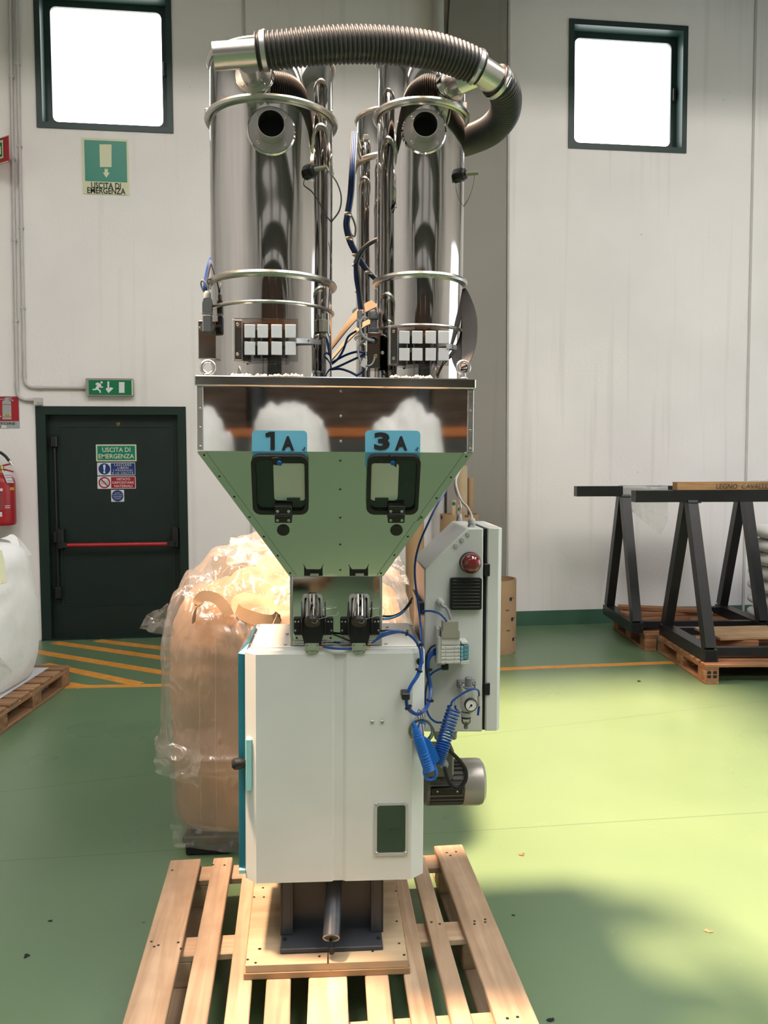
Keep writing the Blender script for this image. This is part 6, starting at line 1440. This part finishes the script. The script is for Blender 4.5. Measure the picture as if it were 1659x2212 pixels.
def white_bag(root, fr, seed, s=1.0):
    bagmesh(0.92*s, 1.02*s, [(z*s + 0.146*(1-s), r) for z, r in Hw], 3.6, 0.012, 3.2, seed, 80, 6, 0.014, (1, 1, 1.8)).build('bag_body', M_BAGW, root, fr, smooth=70)
white_bag(wb, Frame(WBF.M @ Matrix.Translation((-0.07, 0, 0))), 21.0)
for x, y in ((0.28, -0.30), (0.28, 0.3)):
    MB().ribbon(spline([V(x, y-0.08, 0.95), V(x-0.04, y-0.04, 1.09), V(x-0.12, y+0.0, 1.10), V(x-0.08, y+0.06, 1.085), V(x, y+0.1, 0.96)], 6), 0.05, 0.004, (1, 0, 0.3)).build('lifting_loop', M_BAGW, wb, WBF)
qd = [WBF.px(x, y, -0.545) for x, y in ((-10, 1450), (27, 1445), (0, 1420), (-20, 1420))]
MB().ribbon([WBF.px(-3, 1190, -0.35), WBF.px(3, 1215, -0.43), WBF.px(8, 1260, -0.50)], 0.035, 0.003, (1, 0, 0)).build('corner_seam', M_SYEL, wb, WBF)
f = [WBF.px(-25, 1475, -0.56), WBF.px(0, 1480, -0.565), WBF.px(28, 1450, -0.555), WBF.px(0, 1420, -0.56)]
MB().hexa(f, [v+V(0, 0.002, 0) for v in f]).build('document_pouch', M_FILMW, wb, WBF, smooth=0)
MB().cbox(-0.46, 0.36, -0.50, 0.50, 0.1445, 0.147, 0.001).build('slip_sheet', M_SWHITE, wb, WBF)

# ------------------------------------------------------------------ trestles on pallets at the right
def tframe(x0, d0, rz): return Frame(Matrix.Translation(camxy(x0, d0)) @ Matrix.Rotation(R(-7.2+rz), 4, 'Z'))
fp = tframe(2.30, 5.87, 0)          # origin at the front-left bottom corner of the front pallet
bpk = tframe(2.20, 6.93, 0)
def corner_pallet(label, fr, Lx, Ly, mat, nb):
    f2 = Frame(fr.M @ Matrix.Translation((Lx/2, Ly/2, 0))); return euro('pallet', label, f2, mat, 3, Lx, Ly, 'pallets under the trestles', 0.144, nb)
corner_pallet('reddish wooden pallet under the front black trestle', fp, 1.36, 1.03, M_WOODR, 9)
corner_pallet('reddish wooden pallet under the rear black trestle by the wall', bpk, 1.08, 0.95, M_WOODR, 8)
q = fp.px(1545, 1462, -0.0); sb = MB(); 
for dx in (-0.03, 0.03): 
    for dz in (-0.015, 0.015): sb.box(0.05+dx*0.7-0.014, 0.05+dx*0.7+0.014, -0.001, 0.0, 0.07+dz-0.011, 0.07+dz+0.011)
o = sb.build('stamp', M_INK, [o for o in COL.objects if o.get('label', '').startswith('reddish wooden pallet under the front')][0], fp, smooth=0)
def bar(mb, p, q, w, h, upv=(0, 0, 1)):
    p, q = Vector(p), Vector(q); d = (q-p).normalized(); u = Vector(upv); s = d.cross(u).normalized()*w/2; u2 = s.cross(d).normalized()*h/2
    a = [p-s-u2, p+s-u2, p+s+u2, p-s+u2]; return mb.hexa(a, [v+(q-p) for v in a])
def trestle(label, fr, xa, ya, yb, htop, Lx, x2, fw_):
    # A-frames in the y-z plane at x=xa and x=x2, top beam and base rails along x
    t = thing('trestle', label, 'trestle', fr.M @ Matrix.Translation((xa, (ya+yb)/2, 0.146)), 'black steel trestles')
    z0 = 0.146; yc = (ya+yb)/2; k = 0.085
    bar(MB(), (xa-0.43, yc, htop-0.045), (xa-0.43+Lx, yc, htop-0.045), 0.12, 0.09).build('top_beam', M_IRON, t, fr, smooth=0)
    for i, x in enumerate((xa, x2)):
        bar(MB(), (x, ya-0.04, z0+0.045), (x, yb+0.04, z0+0.045), 0.10, 0.09).build('foot_beam', M_IRON, t, fr, smooth=0)
        for y_ in (ya, yb):
            bar(MB(), (x, y_, z0+0.09), (x, yc+(0.045 if y_ > yc else -0.045), htop-0.09), 0.09, 0.075, (1, 0, 0)).build('leg', M_IRON, t, fr, smooth=0)
        MB().box(x-0.06, x+0.06, yc-0.10, yc+0.10, htop-0.096, htop-0.09).build('cap_plate', M_IRON, t, fr, smooth=0)
        q_ = (x-0.03, ya-0.0405, z0+0.015); MB().box(x-0.038, x+0.038, ya-0.0412, ya-0.039, z0+0.012, z0+0.078).build('open_end', M_HOLE, t, fr, smooth=0)
    for y_ in (ya+0.10, yb-0.06): bar(MB(), (xa, y_, z0+0.05), (x2, y_, z0+0.05), 0.06, 0.06).build('base_rail', M_IRON, t, fr, smooth=0)
    return t
FH = fp.px(1440, 1059, 0.55).z; BH = bpk.px(1300, 1050, 0.48).z
trestle('black steel trestle in front, carrying the inscribed plank', fp, fp.px(1486, 1200, 0.55).x, 0.10, 1.00, FH, 1.85, fp.px(1486, 1200, 0.55).x+1.0, 0)
trestle('black steel trestle behind, draped with white film', bpk, bpk.px(1345, 1200, 0.48).x, 0.06, 0.90, BH, 1.57, bpk.px(1603, 1200, 0.48).x, 0)
# inscribed plank on the front trestle
pa_ = fp.px(1463, 1059, 0.50); pb_ = fp.px(1463, 1041, 0.50)
pk = thing('timber_plank', 'brown timber plank with handwriting lying on the front trestle', 'plank', fp.M @ Matrix.Translation((pa_.x+0.5, 0.55, FH)))
hh = pb_.z-pa_.z
board('plank', wood('brown_plank', (0.30, 0.17, 0.08), (0.40, 0.24, 0.125), (0.50, 0.33, 0.19)), pk, fp.M @ Matrix.Translation((pa_.x+0.62, 0.555, FH+hh/2)), 1.24, 0.11, hh)
text_px('LEGNO  CAVALLETTI', Frame(fp.M), 1547, 1045, 1680, 1056, 0.4985, pk, M_INK, shear=0.12, weight=-0.006)
flap([fp.px(1600, 1050, 0.5), fp.px(1690, 1052, 0.49), fp.px(1690, 1034, 0.55), fp.px(1620, 1040, 0.55)], 14, 31, 0.02, 'film_scrap', M_FILM, pk, fp)
# white film draped over the rear trestle
dp = MB(); n = 26; vs_ = []; yc_ = 0.48
xa_, xb_ = bpk.px(1341, 1048, yc_).x, bpk.px(1437, 1048, yc_).x
def drape(u, v):
    # v: 0 back bottom .. 1 front bottom; the front hangs lower towards the right
    hang = 0.18+0.25*min(1, max(0, (u-0.05)/0.75)) if u < 0.86 else 0.43-(u-0.86)*0.8
    if v < 0.25: y, z = yc_+0.066, BH+0.004-(0.25-v)/0.25*0.12
    elif v < 0.5: y, z = yc_+0.066-(v-0.25)/0.25*0.132, BH+0.004
    else: y, z = yc_-0.066-0.02*(v-0.5), BH+0.004-(v-0.5)/0.5*hang
    p = V(xa_+(xb_-xa_)*u, y, z); w = noise.fractal(p*8, 1.0, 2.0, 3); return p+V(0, -0.012*abs(w) if v > 0.5 else 0, 0.004*abs(w))
for j in range(n):
    for i in range(n): vs_.append(drape(i/(n-1), j/(n-1)))
dp.add(vs_, [(j*n+i, j*n+i+1, (j+1)*n+i+1, (j+1)*n+i) for j in range(n-1) for i in range(n-1)])
o = solo(dp, 'plastic_sheet', M_FILMW, bpk.M @ V((xa_+xb_)/2, yc_, BH), 'cloudy white plastic sheet draped over the rear trestle', 'plastic sheet', None, bpk, smooth=70)
# planks lying on the pallets between the trestle feet
def loose(label, fr, x, y, z, L, W, T_, rz, mat, grp='loose timber on the trestle pallets', ry=0.0):
    t = board('timber_plank', mat, None, fr.M @ Matrix.Translation((x, y, z+T_/2)) @ Matrix.Rotation(R(rz), 4, 'Z') @ Matrix.Rotation(R(ry), 4, 'Y'), L, W, T_); return tag(t, label, 'plank', grp)
_ = bpk.px(1340, 1335, 0.25)
loose('thick short beam on the rear pallet, left of the loose timber', bpk, _.x+0.38, 0.34, 0.146, 0.55, 0.12, 0.085, 18, M_WOODR)
loose('long plank lying on the thick beam of the rear pallet', bpk, _.x+0.46, 0.42, 0.232, 0.8, 0.14, 0.03, 4, M_WOODR)
loose('upper plank crossing the timber on the rear pallet', bpk, _.x+0.40, 0.46, 0.264, 0.7, 0.12, 0.03, -16, M_WOODR)
_ = fp.px(1500, 1380, 0.55)
loose('pale wide board leaning on the timber of the front pallet', fp, _.x+0.42, 0.62, 0.233, 0.62, 0.42, 0.022, 6, M_PLYE)
loose('squared beam under the pale board on the front pallet', fp, _.x+0.22, 0.48, 0.146, 0.45, 0.10, 0.085, -14, M_WOODR)
loose('thin slat at the front of the timber on the front pallet', fp, _.x+0.32, 0.33, 0.146, 0.62, 0.10, 0.04, -4, M_WOODR)
# stacked sacks with green print at the right edge
skp = camxy(3.74, 7.47); SKF = Frame(Matrix.Translation(skp) @ Matrix.Rotation(R(-7.2), 4, 'Z'))
euro('pallet', 'wooden pallet under the printed sacks at the right edge', SKF, M_WOODD, 3, 0.8, 1.0)
_words = ('lowest', 'second from below', 'third from below', 'fourth from below', 'fifth from below', 'sixth from below', 'topmost')
for k in range(7):
    z = 0.146+k*0.125
    t = thing('sack', '%s white sack with green print in the stack at the right edge' % _words[k], 'sack', SKF.M @ Matrix.Translation((0, 0, z)), 'printed sacks at the right edge')
    bagmesh(0.37, 0.30, [(z+0.004, 0.80), (z+0.03, 0.98), (z+0.062, 1.03), (z+0.095, 0.98), (z+0.122, 0.78), (z+0.1235, 0.3), (z+0.124, 0.02)], 3.4, 0.012, 5.0, 40+k, 40, 3, 0.01).build('sack_body', M_BAGW, t, SKF, smooth=70)
    q = SKF.px(1652, 1000, -0.31); MB().cbox(-0.365, -0.14, -0.325, -0.30, z+0.045, z+0.085, 0.008).build('green_print', M_SGREEN, t, SKF)

# ------------------------------------------------------------------ cardboard behind the blender
def cyl_tube(name, label, x0, x1, ytop, d, z0, mat, cat, group=None, hollow=True, logos=()):
    ctr = at_depth((x0+x1)/2, ytop, d); a = at_depth(x0, ytop, d); b = at_depth(x1, ytop, d); r = (b-a).length/2; h = ctr.z
    t = thing(name, label, cat, (ctr.x, ctr.y, z0), group)
    M_ = Matrix.Translation((ctr.x, ctr.y, 0))
    MB().lathe([(r, z0), (r, h), (r*0.94, h), (r*0.94, max(z0, h-0.25)), (0.001, max(z0, h-0.25))], M_, 36, caps=False).build('wall', mat, t)
    MB().lathe([(r*0.99, z0), (0.001, z0+0.0001)], M_, 36, caps=False).build('bottom', mat, t)
    return t, ctr, r
t, c, r = cyl_tube('cardboard_drum', 'brown cardboard drum with printed discs right of the control cabinet', 1010, 1115, 1249, 7.05, 0.0, M_CARD, 'drum')
for x, y in ((1103, 1294), (1107, 1338), (1110, 1382)):
    disc_on(t, c, r, x, y, 0.017, M_INK); wrap(t, c, r, x+4.5, y-3, x+9, y-0.5, M_INKG, 'printed_mark', 3, 0.001)
for x, y in ((1090, 1316), (1092, 1360)): wrap(t, c, r, x, y, x+9, y+3, M_INKG, 'printed_mark', 3, 0.001)
t, c, r = cyl_tube('cardboard_drum', 'tall cardboard drum holding rolls behind the control cabinet', 950, 1034, 1110, 7.3, 0.0, M_CARD, 'drum')
disc_on(t, c, r, 958, 1119, 0.019, M_INK); wrap(t, c, r, 1002, 1112, 1011, 1117, M_INKG, 'printed_mark', 3, 0.001)
hz = c.z - 0.24
def roll(label, x0, x1, ytop, d, mat, logo):
    t, c2, r2 = cyl_tube('cardboard_roll', label, x0, x1, ytop, d, hz, mat, 'roll', 'rolls standing in the drum')
    if logo:
        disc_on(t, c2, r2, (x0+x1)/2, logo+5, 0.016, simple('logo_teal', (0.02, 0.10, 0.13), 0.6) if 'logo_teal' not in MATS else MATS['logo_teal'])
roll('widest and tallest pale roll standing in the cardboard drum', 986, 1010, 1006, 7.32, M_CARDL, 0)
roll('orange brown roll at the right of the cardboard drum', 1010, 1023, 1032, 7.36, M_CARD, 0)
roll('narrow white roll with teal disc at the left of the drum', 974.5, 985.5, 1080, 7.16, M_CARDL, 1083)
roll('white roll with teal disc beside the narrow one', 986.5, 998, 1090, 7.16, M_CARDL, 1095)
t, c, r = cyl_tube('cardboard_drum', 'tall narrow brown drum seen between hopper and control cabinet', 876, 916, 1124, 6.9, 0.0, M_CARD, 'drum')
cbx = at_depth(480, 1200, 6.2)
t = thing('cardboard_box', 'stack of flat cardboard behind the beige bulk bag', 'box', (cbx.x, cbx.y, 0))
CBF = Frame(Matrix.Translation((cbx.x, cbx.y, 0)))
a = CBF.px(458, 1206, -0.2); b = CBF.px(640, 1206, -0.2)
MB().cbox(a.x, b.x, -0.2, 0.3, 0, a.z, 0.004).build('carton', M_CARD, t, CBF); MB().cbox(a.x-0.01, b.x, -0.21, 0.28, a.z, a.z+0.012, 0.002).build('torn_lid', M_GREYD, t, CBF)
flap([V(a.x-0.02, -0.215, a.z+0.014), V(a.x+0.25, -0.215, a.z+0.014), V(a.x+0.25, 0.05, a.z+0.05), V(a.x+0.05, 0.05, a.z+0.045)], 10, 2, 0.012, 'paper_sheet', M_SWHITE, t, CBF)
cb2 = CBF.px(505, 1166, 0.5); t2 = thing('cardboard_box', 'upright grey cardboard piece against the wall above the film', 'box', CBF.M @ V(cb2.x+0.2, 0.5, 0)); MB().cbox(cb2.x, cb2.x+0.4, 0.45, 0.6, 0, cb2.z, 0.004).build('carton', M_CARDL, t2, CBF)

# ------------------------------------------------------------------ behind the camera, seen mirrored in the steel
mirror_n = (MF.M.to_3x3() @ V(0, -1, 0)).normalized(); mirror_p = MF.M @ V(0, HY0, 0)
def mirrored(x, y, d):
    p = at_depth(x, y, d); return p - 2*(p-mirror_p).dot(mirror_n)*mirror_n
for i, (x, d, w) in enumerate(((880, 10.4, 'right of plate 3A'), (630, 10.4, 'above plate 1A'), (420, 10.4, 'at the left end'))):
    q = mirrored(x, 1000, d); fr = Frame(Matrix.Translation((q.x, q.y, 0)) @ Matrix.Rotation(R(8*i), 4, 'Z'))
    for lv, lw in ((0.0, 'lower'), (1.115, 'upper')):
        f2 = Frame(fr.M @ Matrix.Translation((0, 0, lv)))
        euro('pallet', 'pallet under the %s white bulk bag mirrored in the hopper %s' % (lw, w), f2, M_WOODD, 3, 0.84, 0.9, 'pallets behind the camera')
        t = thing('bulk_bag', '%s white bulk bag mirrored in the hopper %s' % (lw, w), 'bulk bag', f2.M @ Matrix.Translation((0, 0, 0.146)), 'white bulk bags behind the camera'); 
        if lv == 0: white_bag(t, f2, 60+i, 0.96)
        else: crumpled(0.93, [(0.147, 0.40), (0.16, 0.45), (0.30, 0.48), (0.55, 0.49), (0.80, 0.46), (0.95, 0.40), (1.06, 0.31), (1.15, 0.21), (1.22, 0.13), (1.27, 0.09), (1.275, 0.003)], 3.2, 71+4*i, 0.75, 80, 5, 0.02, 0.16, 0.035, 0.04).build('bag_body', M_BAGW, t, f2, smooth=180)
# rack with orange beams and bundles of dark timber
q = mirrored(730, 1000, 11.4)
RKF = Frame(Matrix.Translation((q.x, q.y-0.6, 0)))
rk = thing('storage_rack', 'storage rack with orange beams mirrored in the hopper', 'rack', RKF.M)
for x in (-3.6, -1.2, 1.2, 3.6):
    for y in (0, -0.9): MB().box(x-0.05, x+0.05, y-0.04, y+0.04, 0, 4.2).build('upright', M_STAND, rk, RKF, smooth=0)
for z in (2.05, 3.6):
    for y in (0.05, -0.95): MB().box(-3.7, 3.7, y-0.025, y+0.025, z-0.06, z+0.06).build('beam', M_ORACK, rk, RKF, smooth=0)
M_TIMB = wood('dark_timber', (0.06, 0.04, 0.03), (0.10, 0.07, 0.05), (0.15, 0.10, 0.07))
for z0_ in (2.12, 3.67):
    for i in range(3):
        for k in range(5):
            tag(board('timber_beam', M_TIMB, None, RKF.M @ Matrix.Translation((-2.4+2.4*i, -0.45, z0_+0.05+0.125*k)), 2.1, 0.85, 0.12), 'dark timber on the storage rack mirrored in the steel', 'timber', 'dark timber on the rack')

# ------------------------------------------------------------------ crumbs on the floor
for x, y, s, m_, lab in ((1125, 1847, 0.017, M_WOODD, 'brown wood chip on the floor right of the pine pallet'), (1530, 2012, 0.014, M_PLYE, 'pale curled scrap on the sunlit floor at lower right'), (1380, 1472, 0.018, M_BLACKM, 'dark crumb on the floor near the front trestle'),
                         (56, 2065, 0.014, M_BLACKM, 'dark crumb on the floor at the lower left edge'), (106, 1991, 0.010, M_BLACKM, 'dark sliver on the floor left of the pine pallet'), (1110, 1978, 0.008, M_BLACKM, 'small black crumb on the floor right of the pallet boards'), (1190, 2203, 0.012, M_BLACKM, 'dark shaving on the floor at the bottom edge')):
    q = WF.fl(x, y, 0); mb = MB(); vs_ = []
    for k in range(3):
        o_ = Vector((random.uniform(-s, s)*0.6, random.uniform(-s, s)*0.5, 0)); mb.lathe([(s*0.3, 0), (s*0.5, s*0.12), (s*0.35, s*0.3), (s*0.06, s*0.36)], Matrix.Translation(q+o_) @ Matrix.Rotation(k*1.3, 4, 'Z') @ Matrix.Diagonal((1.5, 0.7, 1, 1)), 7)
    solo(mb, 'floor_crumb', m_, q, lab, 'crumb', 'crumbs on the floor')
